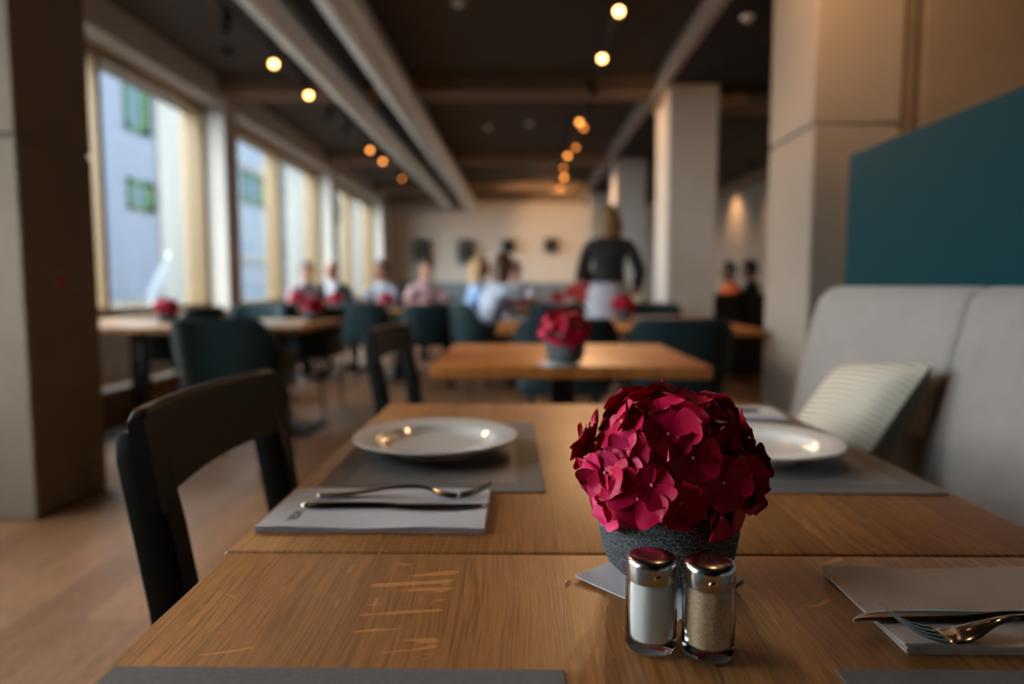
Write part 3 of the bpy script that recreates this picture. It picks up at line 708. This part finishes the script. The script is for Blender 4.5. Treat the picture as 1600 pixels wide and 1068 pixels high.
b = B(); b.box(1.9, 2.55, 12.3, 12.9, 0, 1.02, .01); b.mi = 1; b.box(2.56, 2.8, 12.3, 12.9, 0, .95, .01)
sb = thing('sideboard', 'pale grey sideboard beyond the waitress, next to the white pillar', 'sideboard', (1.55, 9.3, 0))
b = B(); b.box(-.25, .16, 0, .5, 0, .98, .006); b.build('cabinet_body', M['duct'], sb)
b = B(); b.box(-.26, .17, -.01, .51, .98, 1.0, .004); b.build('worktop', M['plaster'], sb)
b = B(); b.box(-.245, -.05, -.018, 0, .05, .96, .003); b.build('door', M['duct'], sb)
b = B(); b.box(-.04, .155, -.018, 0, .05, .96, .003); b.build('door', M['duct'], sb)

# boxes on the far wall
M['box_black'] = plain('matt_black_box', S(22, 24, 22), .6); M['box_grey'] = plain('grey_ceramic_inside', S(120, 128, 124), .5)
def wallbox(label, px0, px1, py0, py1, deep, pots):
    a_ = atY(px0, py0, 16.85); c_ = atY(px1, py1, 16.85); x0, x1, z1, z0 = a_.x, c_.x, a_.z, c_.z
    t = thing('wall_shelf_box', label, 'shelf', ((x0 + x1) / 2, 17.0, z0), 0, 'black box shelves on the far wall')
    w = (x1 - x0) / 2; h = z1 - z0; b = B()
    b.box(-w, w, -.02, 0, 0, h); b.box(-w, -w + .025, -deep, -.02, 0, h); b.box(w - .025, w, -deep, -.02, 0, h); b.box(-w, w, -deep, -.02, h - .025, h); b.box(-w, w, -deep, -.02, 0, .025)
    if pots: b.box(-w, w, -deep, -.02, h * .5 - .012, h * .5 + .012)
    b.build('shelf_case', M['box_black'], t)
    for k in range(pots):
        b = B(); z = .026 + (h * .5 - .01) * k; b.lathe([(0, 0), (.05, 0), (.075, .06), (.06, .14), (.03, .17), (.035, .19), (0, .19)], 20, (-.03, -deep * .55, z)); b.build('ceramic_jar', M['box_grey'] if pots else M['box_black'], t)
wallbox('tall black box shelf with grey jars, the one closest to the windows', 647, 671, 373, 411, .22, 2)
wallbox('tall black box shelf on the far wall, second from the windows', 716, 739, 374, 411, .22, 2)
wallbox('small black box shelf above the seated girl', 785, 805, 374, 394, .2, 0)
wallbox('small black box shelf between the seated girl and the waitress', 851, 873, 372, 393, .2, 0)

# ================================================================ LIGHTS ON TRACKS
WARM = (1., .58, .28)
def spotlight(p, target, w, ang=70, blend=.6, r=.03):
    l = bpy.data.lights.new('spot_beam', 'SPOT'); l.energy = w; l.color = WARM; l.spot_size = R(ang); l.spot_blend = blend; l.shadow_soft_size = r
    o = bpy.data.objects.new('spot_beam', l); col.objects.link(o); o.location = p
    o.rotation_euler = (Vector(target) - Vector(p)).to_track_quat('-Z', 'Y').to_euler(); return o
def track(x, y0, y1, label):
    b = B(); b.box(-.018, .018, y0, y1, -.03, 0, .003, 1); b.box(-.006, .006, y0, y1, -.034, -.03)
    for y in [y0 + .3 + k * 1.5 for k in range(int((y1 - y0) / 1.5))]: b.tube([(0, y, 0), (0, y, 3.2 - 3.14)], .006, 6)
    tag(b.build('light_track', M['black_metal'], None, (x, 0, 3.14)), label, 'light track', 'ceiling light tracks')
def head(x, y, target, lit, label, watts=0., group='track spotlights', side=0.):
    t = thing('track_spotlight', label, 'spotlight', (x, y, 3.11), 0, group)
    b = B(); b.box(-.02, .02, -.05, .05, -.012, 0, .002, 1); b.tube([(side * .02, 0, -.012), (side * .05, 0, -.06)], .008, 8); b.build('mount', M['black_metal'], t)
    c = Vector((side * .055, 0, -.085)); d = (Vector(target) - Vector((x, y, 3.11)) - c).normalized(); q = d.to_track_quat('Z', 'Y').to_matrix()
    b = B(); prof = [(0, -.075), (.030, -.075), (.036, -.068), (.036, .055), (.034, .055), (.033, .03), (0, .028)]
    b.lathe(prof, 24); o = b.build('lamp_head', M['black_metal'], t, c); o.rotation_euler = q.to_euler()
    if lit:
        b = B(); b.lathe([(0, .041), (.02, .040), (.030, .034), (.030, .031), (0, .031)], 20); e = b.build('bulb', M['lamp_dim'] if lit == 2 else M['lamp_on'] if y < 7.5 else M['lamp_mid'], t, c); e.rotation_euler = q.to_euler()
        if watts: spotlight(Vector((x, y, 3.11)) + c + d * .075, target, watts)
TX, LX = .735, -2.29
track(TX, 1.5, 15.2, 'black light track running down the middle of the room'); track(LX, 1.5, 15.2, 'black light track close to the windows')
CH = [((970, 14), 1, (.6, 3.0, .9), 22), ((942, 88), 1, (.5, 4.2, .8), 22), ((909, 188), 1, (1.48, 6.9, 2.0), 45), ((912, 197), 2, (.6, 6.5, .8), 16), ((900, 228), 2, (.6, 8, .8), 16), ((888, 241), 1, (1.6, 10.9, 2.0), 40), ((882, 260), 2, (-.9, 17, 2.0), 26), ((879, 275), 1, (.2, 17, 2.2), 50), ((873, 291), 2, (1.2, 17, 2.3), 45)]
names = ['first lit spotlight at the top of the frame on the middle track', 'brightest lit spotlight on the middle track, second from the top', 'third lit spotlight, just before the white pillar', 'fourth lit spotlight on the middle track, touching the third', 'fifth small lit spotlight on the middle track', 'sixth lit spotlight on the middle track', 'seventh lit spotlight towards the far wall', 'eighth lit spotlight towards the far wall', 'last and smallest lit spotlight of the middle track']
def aim(p, T, c=.25):                                              # towards its target but open enough to see the bulb from the tables
    return T
for (px, lit, T, w), nm in zip(CH, names):
    q = atZ(px[0], px[1], 3.03)
    head(TX, q.y, (q.x - .3, q.y - 2.4, 1.2), lit, nm, 0, side=1 if q.x > TX + .015 else -.4)
    if w: spotlight((TX, q.y + (.3 if T[1] > q.y else -.2), 2.93), T, w, 75)
CL = [((425, 97), 1), ((475, 146), 1), ((570, 232), 1), ((595, 250), 1), ((627, 277), 2)]
nl = ['largest lit spotlight on the track near the windows', 'second lit spotlight on the track near the windows', 'third lit spotlight along the window track', 'fourth lit spotlight along the window track', 'last lit spotlight of the window track']
for (px, lit), nm in zip(CL, nl):
    q = atZ(px[0], px[1], 3.03); head(LX, q.y, (q.x + .9, q.y - 2.6, 1.2), lit, nm, 0, side=.6)
    spotlight((LX, q.y - .2, 2.93), (q.x + .6, q.y - 1.2, .7), 10, 80)
for px, nm in [((345, 36), 'unlit black spotlight nearest the camera on the window track'), ((510, 178), 'unlit black spotlight between the second and third lit ones'), ((545, 203), 'unlit black spotlight just before the third lit one')]:
    q = atZ(px[0], px[1], 3.03); head(LX, q.y, (q.x - .5, q.y + .6, 1.8), 0, nm, 0)
for px, nm in [((925, 140), 'unlit black spotlight at the first cross beam on the middle track'), ((905, 165), 'unlit black spotlight just past the first cross beam')]:
    q = atZ(px[0], px[1], 3.03); head(TX, q.y, (q.x + .8, q.y + 1.0, 1.8), 0, nm, 0)
for (x, y, T, w, nm) in [(TX, 1.9, (.1, 1.5, .75), 6, 'added lit spotlight above the plates, unseen over the top edge of the frame'), (TX, 3.4, (.2, 2.5, .75), 12, 'added lit spotlight above the second oak table, unseen over the top of the frame'), (LX, 2.0, (-.3, 1.5, .75), 10, 'added spotlight of the window track, unseen, brightening the near plates'), (LX, 3.9, (-.3, 1.9, .75), 20, 'added lit spotlight of the window track, unseen before the first one in view'), (TX, 4.4, (.5, 3.6, .75), 10, 'added lit spotlight, unseen just above the frame over the green chair backs')]:  # heads and beams out of view, added to brighten the tables and plates
    head(x, y, T, 1, nm); spotlight((x, y, 2.94), T, w, 60, .8, .04)
spotlight((1.0, 2.4, 2.95), (1.72, 3.56, 2.6), 34, 95, .8); spotlight((.9, 3.2, 2.95), (1.48, 3.8, 2.5), 18, 90, .8)
# wall washers of the room beyond the pillars
for i, y in enumerate((9.6, 11.4, 13.6, 15.6)):
    b = B(); b.lathe([(0, 0), (.045, 0), (.045, .09), (.04, .09), (.038, .02), (0, .02)], 20); o = b.build('ceiling_downlight', M['black_metal'], None, (3.75, y, 2.91)); 
    tag(o, ['nearest', 'second', 'third', 'farthest'][i] + ' downlight washing the dim side wall beyond the pillars', 'downlight', 'downlights of the side room')
    o.rotation_euler = (0, PI, 0); o.location.z = 3.0
    spotlight((3.75, y, 2.88), (4.2, y, 1.9), 28, 110, .9)
# small ceiling sensors
for px, z, nm in [((716, 3), 3.2, 'small round ceiling sensor near the top edge of the frame'), ((762, 198), 3.2, 'round ceiling sensor between the ducts and the middle track'), ((827, 192), 3.2, 'round ceiling sensor close to the middle track'), ((1168, 26), 3.0, 'small sensor on the lowered dark ceiling beside the concrete pillar')]:
    q = atZ(px[0], px[1], z); b = B(); b.lathe([(0, -.035), (.03, -.032), (.045, -.018), (.05, 0), (0, 0)], 20); tag(b.build('smoke_detector', M['duct'], None, (q.x, q.y, z)), nm, 'smoke detector', 'ceiling sensors')
q = atZ(355, 78, 3.2); b = B(); b.lathe([(0, -.06), (.05, -.055), (.06, -.02), (.06, 0), (0, 0)], 20); tag(b.build('ceiling_speaker', M['black_metal'], None, (q.x, q.y, 3.2)), 'small black ceiling speaker beside the window side track', 'speaker')

# ================================================================ PEOPLE
def bake(o):
    bpy.context.view_layer.update()
    me = bpy.data.meshes.new_from_object(o.evaluated_get(bpy.context.evaluated_depsgraph_get())); old = o.data
    bpy.data.objects.remove(o); return me
def skinned(J, E, root='pelvis', sub=1, names=None):
    keys = [k for k in J if names is None or k in names]; idx = {k: i for i, k in enumerate(keys)}
    ed = [(idx[a], idx[c]) for a, c in E if a in idx and c in idx]
    me = bpy.data.meshes.new('t'); me.from_pydata([J[k][0] for k in keys], ed, []); o = bpy.data.objects.new('t', me); col.objects.link(o)
    md = o.modifiers.new('s', 'SKIN'); md.use_smooth_shade = True
    for k, i in idx.items():
        r = J[k][1]; sv = me.skin_vertices[0].data[i]; sv.radius = r if isinstance(r, tuple) else (r, r); sv.use_root = (k == root)
    s2 = o.modifiers.new('b', 'SUBSURF'); s2.levels = s2.render_levels = sub
    return bake(o)
E_ = [('pelvis', 'waist'), ('waist', 'chest'), ('chest', 'neck0'), ('neck0', 'neck'), ('neck', 'skull')]
for s in 'LR':
    E_ += [('chest', 'sh' + s), ('sh' + s, 'el' + s), ('el' + s, 'wr' + s), ('wr' + s, 'pa' + s), ('pelvis', 'hi' + s), ('hi' + s, 'kn' + s), ('kn' + s, 'an' + s), ('an' + s, 'to' + s)]
    E_ += [('pa' + s, 'f%d%s' % (k, s)) for k in range(4)] + [('f%d%s' % (k, s), 'g%d%s' % (k, s)) for k in range(4)] + [('wr' + s, 'th' + s), ('th' + s, 'ti' + s)]
def joints(standing, lean=.05, arms=None, turn=0.):
    J = {}
    z0 = .92 if standing else .53
    J['pelvis'] = (Vector((0, 0, z0)), (.15, .115)); J['waist'] = (Vector((0, lean * .3, z0 + .17)), (.125, .095)); J['chest'] = (Vector((0, lean * .75, z0 + .36)), (.15, .11))
    J['neck0'] = (Vector((0, lean * .95, z0 + .49)), (.07, .06)); J['neck'] = (Vector((0, lean + .01, z0 + .555)), .05); J['skull'] = (Vector((0, lean + .03, z0 + .63)), .06)
    for s, k in (('L', -1), ('R', 1)):
        J['sh' + s] = (Vector((k * .175, lean * .85, z0 + .44)), .056)
        if standing:
            el = Vector((k * .26, lean - .02, z0 + .18)); wr = Vector((k * .22, lean + .2, z0 + .10))
            hi, kn, an, to = Vector((k * .095, 0, .86)), Vector((k * .10, .02, .48)), Vector((k * .10, -.01, .09)), Vector((k * .12, .14, .035))
        else:
            el = Vector((k * .245, lean + .08, z0 + .22)); wr = Vector((k * .15, lean + .33, .80))
            hi, kn, an, to = Vector((k * .10, .04, z0 - .01)), Vector((k * .13, .43, .51)), Vector((k * .13, .42, .09)), Vector((k * .14, .57, .035))
        if arms and s in arms: el, wr = [Vector(q) for q in arms[s]]
        J['el' + s] = (el, .042); J['wr' + s] = (wr, .028); d = (wr - el).normalized(); side = d.cross(Vector((0, 0, 1))).normalized() if abs(d.z) < .95 else Vector((1, 0, 0))
        pa = wr + d * .07; J['pa' + s] = (pa, (.036, .018))
        for q in range(4):
            off = side * (q - 1.5) * .021; ln = [.035, .042, .04, .03][q]
            J['f%d%s' % (q, s)] = (pa + off + d * .03, .0085); J['g%d%s' % (q, s)] = (pa + off + d * (.03 + ln) + Vector((0, 0, -.018)), .0068)
        J['th' + s] = (wr + d * .035 + side * (-k) * .035, .012); J['ti' + s] = (wr + d * .065 + side * (-k) * .05 + Vector((0, 0, -.01)), .009)
        J['hi' + s] = (hi, .085); J['kn' + s] = (kn, .058); J['an' + s] = (an, .038); J['to' + s] = (to, .034)
    return J
def person(label, loc, rotz, standing=False, lean=.05, top=(120, 120, 120), pants=(40, 42, 50), hair=(60, 40, 28), long=False, arms=None, sleeves='short', bald=False, apron=None, skirt=None, vest=None, skin=None, collar=None):
    t = thing('person', label, 'person', loc, rotz); J = joints(standing, lean, arms)
    sk = M['skin'] if not skin else plain('skin_tone', S(*skin), .55)
    me = skinned(J, E_); bm = bmesh.new(); bm.from_mesh(me)
    hc = J['skull'][0] + Vector((0, .012, .025)); b = B(); b.bm.free(); b.bm = bm                     # head with brow, nose, chin, ears
    tm = bmesh.new(); bmesh.ops.create_uvsphere(tm, u_segments=24, v_segments=18, radius=1.)
    for v in tm.verts:
        x, y, z = v.co; f = max(0, y)
        w = .074 * (1 - .18 * max(0, -z)) * (1 + .09 * max(0, z)); d = .092; h = .118 if z < 0 else .110
        v.co = Vector((x * w, y * d + (.006 * math.exp(-((z + .75) / .2) ** 2) if y > .2 else 0), z * h))
        if y > .7: v.co.y += .020 * math.exp(-(x / .16) ** 2 - ((z + .12) / .16) ** 2); v.co.y -= .008 * math.exp(-((abs(x) - .38) / .16) ** 2 - ((z - .1) / .12) ** 2); v.co.y += .005 * math.exp(-(x / .3) ** 2 - ((z + .48) / .08) ** 2)
    b.add(tm, Matrix.Translation(hc), True)
    for k in (-1, 1): b.sphere(hc + Vector((k * .075, -.005, -.005)), (.010, .018, .03), 10, 8)
    body = b.build('body', sk, t); rm = body.modifiers.new('r', 'REMESH'); rm.mode = 'VOXEL'; rm.voxel_size = .0078; rm.use_smooth_shade = True
    me2 = bake_keep(body); body.modifiers.clear(); body.data = me2
    for k in (-1, 1):
        e = B(); e.sphere(hc + Vector((k * .03, .079, .01)), .011, 10, 8); e.build('eye', M['steel_dark'], t)
    e = B(); e.tube([hc + Vector((-.022, .086, -.052)), hc + Vector((0, .094, -.053)), hc + Vector((.022, .086, -.052))], .005, 8); e.build('mouth', M['lips'], t)
    bones = [(x, y) for x, y in E_ if x[0] not in 'fg' and y[0] not in 'fg' and y != 'skull']
    def cloth(name, rule, off, matl, smooth=2, thick=.005):
        # a garment cut from the body surface and eased outwards
        src = body.data; keep = {}
        for v in src.vertices:
            best = (9, None, 0)
            for x, y in bones:
                p, q = J[x][0], J[y][0]; d = q - p; t_ = max(0, min(1, (v.co - p).dot(d) / max(1e-9, d.length_squared))); ds = (v.co - p - d * t_).length
                if ds < best[0] - 1e-5: best = (ds, (x, y), t_)
            if rule(best[1][0], best[1][1], best[2], v.co): keep[v.index] = None
        nb = bmesh.new()
        for f in src.polygons:
            if all(i in keep for i in f.vertices):
                vs = []
                for i in f.vertices:
                    if keep[i] is None: v = src.vertices[i]; keep[i] = nb.verts.new(v.co + v.normal * off)
                    vs.append(keep[i])
                nb.faces.new(vs).smooth = True
        seen, best = set(), []
        for v in nb.verts:
            if v in seen: continue
            isl, st = [], [v]; seen.add(v)
            while st:
                w_ = st.pop(); isl.append(w_)
                for e_ in w_.link_edges:
                    q = e_.other_vert(w_)
                    if q not in seen: seen.add(q); st.append(q)
            if len(isl) > len(best): best = isl
        kp = set(best); bmesh.ops.delete(nb, geom=[v for v in nb.verts if v not in kp], context='VERTS')
        for _ in range(smooth): bmesh.ops.smooth_vert(nb, verts=[v for v in nb.verts if not v.is_boundary], factor=.5, use_axis_x=True, use_axis_y=True, use_axis_z=True)
        for _ in range(4):
            for v in [v for v in nb.verts if v.is_boundary]:
                nbv = [e_.other_vert(v) for e_ in v.link_edges if e_.is_boundary]
                if len(nbv) == 2: v.co = v.co.lerp((nbv[0].co + nbv[1].co) / 2, .5)
        m_ = bpy.data.meshes.new(name); nb.to_mesh(m_); nb.free(); m_.materials.append(matl); o = bpy.data.objects.new(name, m_); col.objects.link(o); o.parent = t
        md = o.modifiers.new('thick', 'SOLIDIFY'); md.thickness = thick; md.offset = -1
        return o
    waist_z = J['pelvis'][0].z + .06
    def r_top(x, y, tt_, co):
        if x in ('pelvis', 'waist') and y in ('waist', 'chest'): return co.z > waist_z - .10
        if x[:2] == 'hi' or y[:2] == 'hi': return co.z > waist_z - .02
        if (x, y) == ('chest', 'neck0'): return True
        if x == 'neck0': return tt_ < .45
        if y[:2] == 'sh': return True
        if x[:2] == 'sh': return sleeves == 'long' or tt_ < .62
        return sleeves == 'long' and x[:2] == 'el' and tt_ < .92
    def r_low(x, y, tt_, co):
        if x == 'pelvis' and y == 'waist': return co.z < waist_z + .03
        return x[:2] == 'hi' or y[:2] == 'hi' or (x[:2] == 'kn' and tt_ < .93)
    cloth('shirt', r_top, .016 if standing else .013, plain('top_cloth', S(*top), .9, 0, 20, .1), 3)
    cloth('trousers', r_low, .009, plain('trouser_cloth', S(*pants), .9, 0, 20, .1), 2)
    zn = J['neck0'][0].z; vee = lambda co: co.y > .03 and abs(co.x) < .065 * max(0, co.z - waist_z - .10) / .25
    torso = lambda x, y, tt_, co: waist_z - .06 < co.z < zn + .01 and abs(co.x) < .165 and x[:2] not in ('el', 'wr', 'hi') and not (x[:2] == 'sh' and abs(co.x) > .15)
    if vest: cloth('waistcoat', lambda x, y, tt_, co: torso(x, y, tt_, co) and not vee(co), .020, plain('vest_cloth', S(*vest), .9, 0, 20, .1), 2)
    if collar: cloth('collar', lambda x, y, tt_, co: (torso(x, y, tt_, co) and vee(co)) or (x == 'neck0' and tt_ < .6) or ((x, y) == ('chest', 'neck0') and co.z > zn - .03), .020, plain('collar_cloth', S(*collar), .9), 1)
    for s in 'LR':
        e = B(); p = J['an' + s][0]; q = J['to' + s][0]; e.loft([[Vector((p.x + math.cos(a) * w, y, .002 + h * (.5 + .5 * math.sin(a)))) for a in [2 * PI * i / 10 for i in range(10)]] for y, w, h in [(p.y - .06, .02, .05), (p.y - .04, .038, .09), (p.y + .03, .042, .10), (p.y + .1, .046, .065), (q.y + .04, .04, .045), (q.y + .07, .015, .03)]]); e.build('shoe', M['black_wood'], t)
    if not bald:
        e = B(); tm = bmesh.new(); bmesh.ops.create_uvsphere(tm, u_segments=28, v_segments=20, radius=1.)
        for v in tm.verts:
            x, y, z = v.co
            w = 1.0
            if y > .25 and z < .45: w = .78                                                          # opens at the face
            v.co = Vector((x * .087 * w, (y * .104 - .014) * (1 if y < .25 or z > .45 else .55), z * .128 + .012))
            if long and z < .1 and y < .35: v.co.z -= (.1 - z) * .24; v.co.x *= 1.30 - .15 * (z < -.8); v.co.y -= .012
            if not long and z < -.45: v.co.x *= .8; v.co.z += .02
            v.co += Vector([math.sin(x * 31 + z * 17), math.sin(y * 29 + x * 13), 0]) * .0025
        e.add(tm, Matrix.Translation(hc), True); e.build('hair', plain('hair', S(*hair), .6, 0, 60, .35), t)
    else:
        e = B(); tm = bmesh.new(); bmesh.ops.create_uvsphere(tm, u_segments=24, v_segments=14, radius=1.)
        for v in tm.verts: v.co = Vector((v.co.x * .079, v.co.y * .088 - .018, v.co.z * .06 - .005))
        e.add(tm, Matrix.Translation(hc), True); e.build('hair', plain('hair', S(*hair), .6, 0, 60, .35), t)
    if apron or skirt:
        e = B(); c_ = apron or skirt; n = 40; rings = []
        for z, rx, ry in [(1.03, .15, .115), (.95, .178, .14), (.85, .188, .15), (.65, .195, .16), (.42, .20, .17)]:
            rings.append([(math.cos(2 * PI * i / n) * rx * (1 + .03 * math.sin(i * 1.6) * (1.03 - z)), math.sin(2 * PI * i / n) * ry * (1 + .03 * math.sin(i * 1.6) * (1.03 - z)), z) for i in range(n)])
        e.loft(rings, cap=False); o = e.build('apron', plain('apron_cloth', S(*c_), .9, 0, 20, .08), t); md = o.modifiers.new('thick', 'SOLIDIFY'); md.thickness = .004
    return t
def bake_keep(o):
    bpy.context.view_layer.update()
    return bpy.data.meshes.new_from_object(o.evaluated_get(bpy.context.evaluated_depsgraph_get()))
M['lips'] = plain('lips', S(160, 84, 80), .5)

person('waitress standing with her back turned, long blond hair, dark shirt and pale grey apron', (.76, 6.0, 0), R(-12), True, .03, (26, 25, 25), (40, 38, 40), (120, 88, 54), True, {'L': ((-.25, .06, 1.10), (-.14, .27, 1.06)), 'R': ((.27, -.03, 1.12), (.24, .16, 1.0))}, 'long', apron=(168, 164, 176))
person('seated girl with long brown hair and white top reaching over the crowded table', (-.34, 6.52, 0), R(-58), False, .16, (180, 186, 200), (150, 160, 180), (92, 60, 34), True, {'L': ((-.24, .34, .86), (-.10, .60, .81)), 'R': ((.26, .32, .86), (.16, .60, .81))}, 'short')
person('seated guest with blond hair in a pale blue shirt behind the brown haired girl', (-.52, 7.25, 0), R(-80), False, .05, (150, 176, 214), (60, 70, 100), (196, 152, 104), True, None, 'long')
person('dark haired guest in a white shirt leaning over the crowded table', (-.06, 8.72, 0), R(172), False, .14, (210, 208, 220), (60, 60, 70), (36, 30, 28), False, None, 'long', vest=(90, 86, 86))
person('guest in a red dress at the crowded table, half hidden by the waitress', (.80, 8.75, 0), R(172), False, .05, (170, 50, 48), (130, 40, 40), (40, 28, 24), True, None, 'short')
person('seated person with dark hair and pale mauve shirt in front of the second window', (-2.80, 8.80, 0), R(215), False, .08, (176, 158, 168), (60, 60, 70), (52, 42, 36), False, None, 'short')
person('balding man in a dark jacket with a white collar at the window tables', (-2.20, 8.15, 0), R(160), False, .05, (24, 24, 28), (40, 40, 44), (190, 180, 172), False, None, 'long', bald=True, collar=(190, 190, 200))
person('grey haired man in a white shirt and grey waistcoat at the wooden table', (-1.70, 8.50, 0), R(150), False, .04, (168, 174, 188), (50, 54, 60), (70, 70, 68), False, None, 'long', vest=(120, 128, 126))
person('seated woman with dark red hair and pink patterned blouse beside the grey haired man', (-1.18, 8.25, 0), R(205), False, .08, (206, 168, 176), (60, 40, 44), (72, 30, 28), False, None, 'short')
M['dark_seat'] = plain('dark_bench', S(26, 24, 24), .8)
person('guest in an orange shirt in the dim room beyond the pillars', (2.78, 8.85, 0), R(95), False, .10, (206, 84, 34), (30, 30, 30), (30, 22, 18), False, None, 'short', skin=(120, 84, 66))
person('dark dressed guest seen next to the orange shirt, beyond the white pillar', (2.60, 9.6, 0), R(90), False, .06, (48, 36, 32), (30, 30, 30), (34, 24, 20), False, None, 'long', skin=(120, 84, 66))
person('guest in black seated in front of the orange shirt, beside the concrete pillar', (2.76, 8.15, 0), R(60), False, .04, (22, 26, 26), (24, 24, 24), (30, 22, 18), False, None, 'long', skin=(120, 84, 66))
for i, (x, y, rz, w) in enumerate([(2.70, 9.62, 90, 0), (2.86, 8.85, 95, 0), (2.80, 8.12, 60, 0)]):
    place(scx, ['dark chair under the dark dressed guest beyond the pillars', 'dark chair under the guest in the orange shirt', 'dark chair under the guest in black by the pillar'][i], (x, y, 0), R(rz), GC)
tabletop_table('dining_table', 'dark table in the dim room between the seated guests', 1.95, 2.30, 8.0, 9.7, M['black_wood'], 'tables of the side room')
b = B(); b.box(-.6, .6, -.03, .03, .0, .92, .01); tag(b.build('low_screen', M['dark_seat'], None, (2.42, 7.72, 0)), 'low dark screen in front of the guests in the dim room', 'screen')
for i, (x, y, rz) in enumerate([(-.54, 7.25, -80), (-.06, 8.80, 172), (.80, 8.82, 172), (-2.83, 8.85, 215), (-2.19, 8.22, 160), (-1.68, 8.56, 150), (-1.20, 8.32, 205)]):
    place(scx, 'green chair under the ' + ['blond guest in pale blue', 'dark haired guest leaning over the dishes', 'guest in the red dress', 'person in the pale mauve shirt', 'balding man in the dark jacket', 'grey haired man in the waistcoat', 'woman in the pink patterned blouse'][i], (x, y, 0), R(rz), GC)

# ================================================================ OUTSIDE
M['asphalt'] = plain('grey_asphalt', S(62, 64, 68), .9, 0, 6, .1)
b = B(); b.box(-60, -3.66, -30, 110, -.5, -.15); struct(b.build('street', M['asphalt']))
SP = dict(Specular_IOR_Level=.0)
M['fac_lav'] = plain('lavender_render', S(76, 82, 94), .9, 0, 2, .03, 0, **SP); M['fac_white'] = plain('white_render', S(98, 98, 97), .9, 0, 2, .03, 0, **SP); M['fac_dark'] = plain('grey_plinth', S(70, 70, 70), .9)
M['green'] = plain('green_window_frame', S(48, 68, 48), .6, 0, 30, .1, 0, **SP); M['pane_out'] = plain('dim_window_pane', S(54, 68, 76), .6, 0, 30, .1, 0, Specular_IOR_Level=.0); M['blue_wall'] = plain('pale_blue_render', S(80, 88, 98), .9, 0, 2, .03, 0, **SP)
def building(label, y0, y1, h, mat, wins, x=-12., depth=8., bands=(), group='buildings across the street'):
    t = thing('building', label, 'building', (x, (y0 + y1) / 2, -.15), 0, group); c = (y0 + y1) / 2
    b = B(); b.box(-depth, 0, y0 - c, y1 - c, 0, h); b.build('facade', mat, t)
    b = B(); b.box(-depth - .2, .2, y0 - c - .0, y1 - c + .0, h, h + .3); b.build('roof', M['fac_dark'], t)
    for (a, e, z0, z1) in wins:
        b = B(); w = .16
        b.box(0, .07, a - c, e - c, z0 + .15, z0 + .15 + w); b.box(0, .07, a - c, e - c, z1 + .15 - w, z1 + .15); b.box(0, .07, a - c, a - c + w, z0 + .15, z1 + .15); b.box(0, .07, e - c - w, e - c, z0 + .15, z1 + .15); m_ = a + (e - a) * .62
        b.box(0, .07, m_ - c, e - c, z0 + .15, z1 + .15)
        f = b.build('window', M['green'], t)
        b = B(); b.box(.01, .04, a - c + w, m_ - c, z0 + .15 + w, z1 + .15 - w); b.build('pane', M['pane_out'], f)
    for z0, z1 in bands:
        b = B(); b.box(0, .12, y0 - c, y1 - c, z0, z1); b.build('string_course', M['fac_dark'], t)
building('pale lavender building with green framed windows seen through the first window', 15, 22.6, 8.4, M['fac_lav'], [(20.9, 22.3, 5.75, 7.35), (20.9, 22.4, 3.35, 4.3)], bands=[(.0, .75)])
building('white rendered building next to the lavender one', 22.65, 28.6, 8.4, M['fac_white'], [], x=-11.9)
building('pale blue building with a bright window seen through the second window', 28.65, 34.4, 8.3, M['blue_wall'], [(29.6, 32.6, 4.6, 5.9)], bands=[(6.2, 6.4), (2.2, 2.45)])
building('white rendered building beyond the pale blue one', 34.5, 70, 8.6, M['fac_white'], [(44, 46, 5, 6.5)], x=-11.8)

# a folded parasol on the pavement
t = thing('folded_parasol', 'pale folded parasol leaning on the pavement outside the first window', 'parasol', (-8.1, 14.3, -.15), 0)
b = B(); b.lathe([(0, 1.95), (.03, 1.85), (.08, 1.5), (.14, .95), (.12, .9), (0, .95)], 24, fn=lambda u, z: 1 + .12 * math.sin(u * 2 * PI * 8)); o = b.build('canopy', M['white_canvas'], t); o.rotation_euler = (R(-14), R(14), 0)
b = B(); b.tube([(0, 0, 0), (0, 0, 1.97)], .02, 10); o = b.build('pole', M['duct'], t); o.rotation_euler = (R(-14), R(14), 0)
b = B(); b.lathe([(0, 0), (.25, 0), (.25, .06), (.05, .1), (0, .1)], 24); b.build('parasol_base', M['fac_dark'], t)
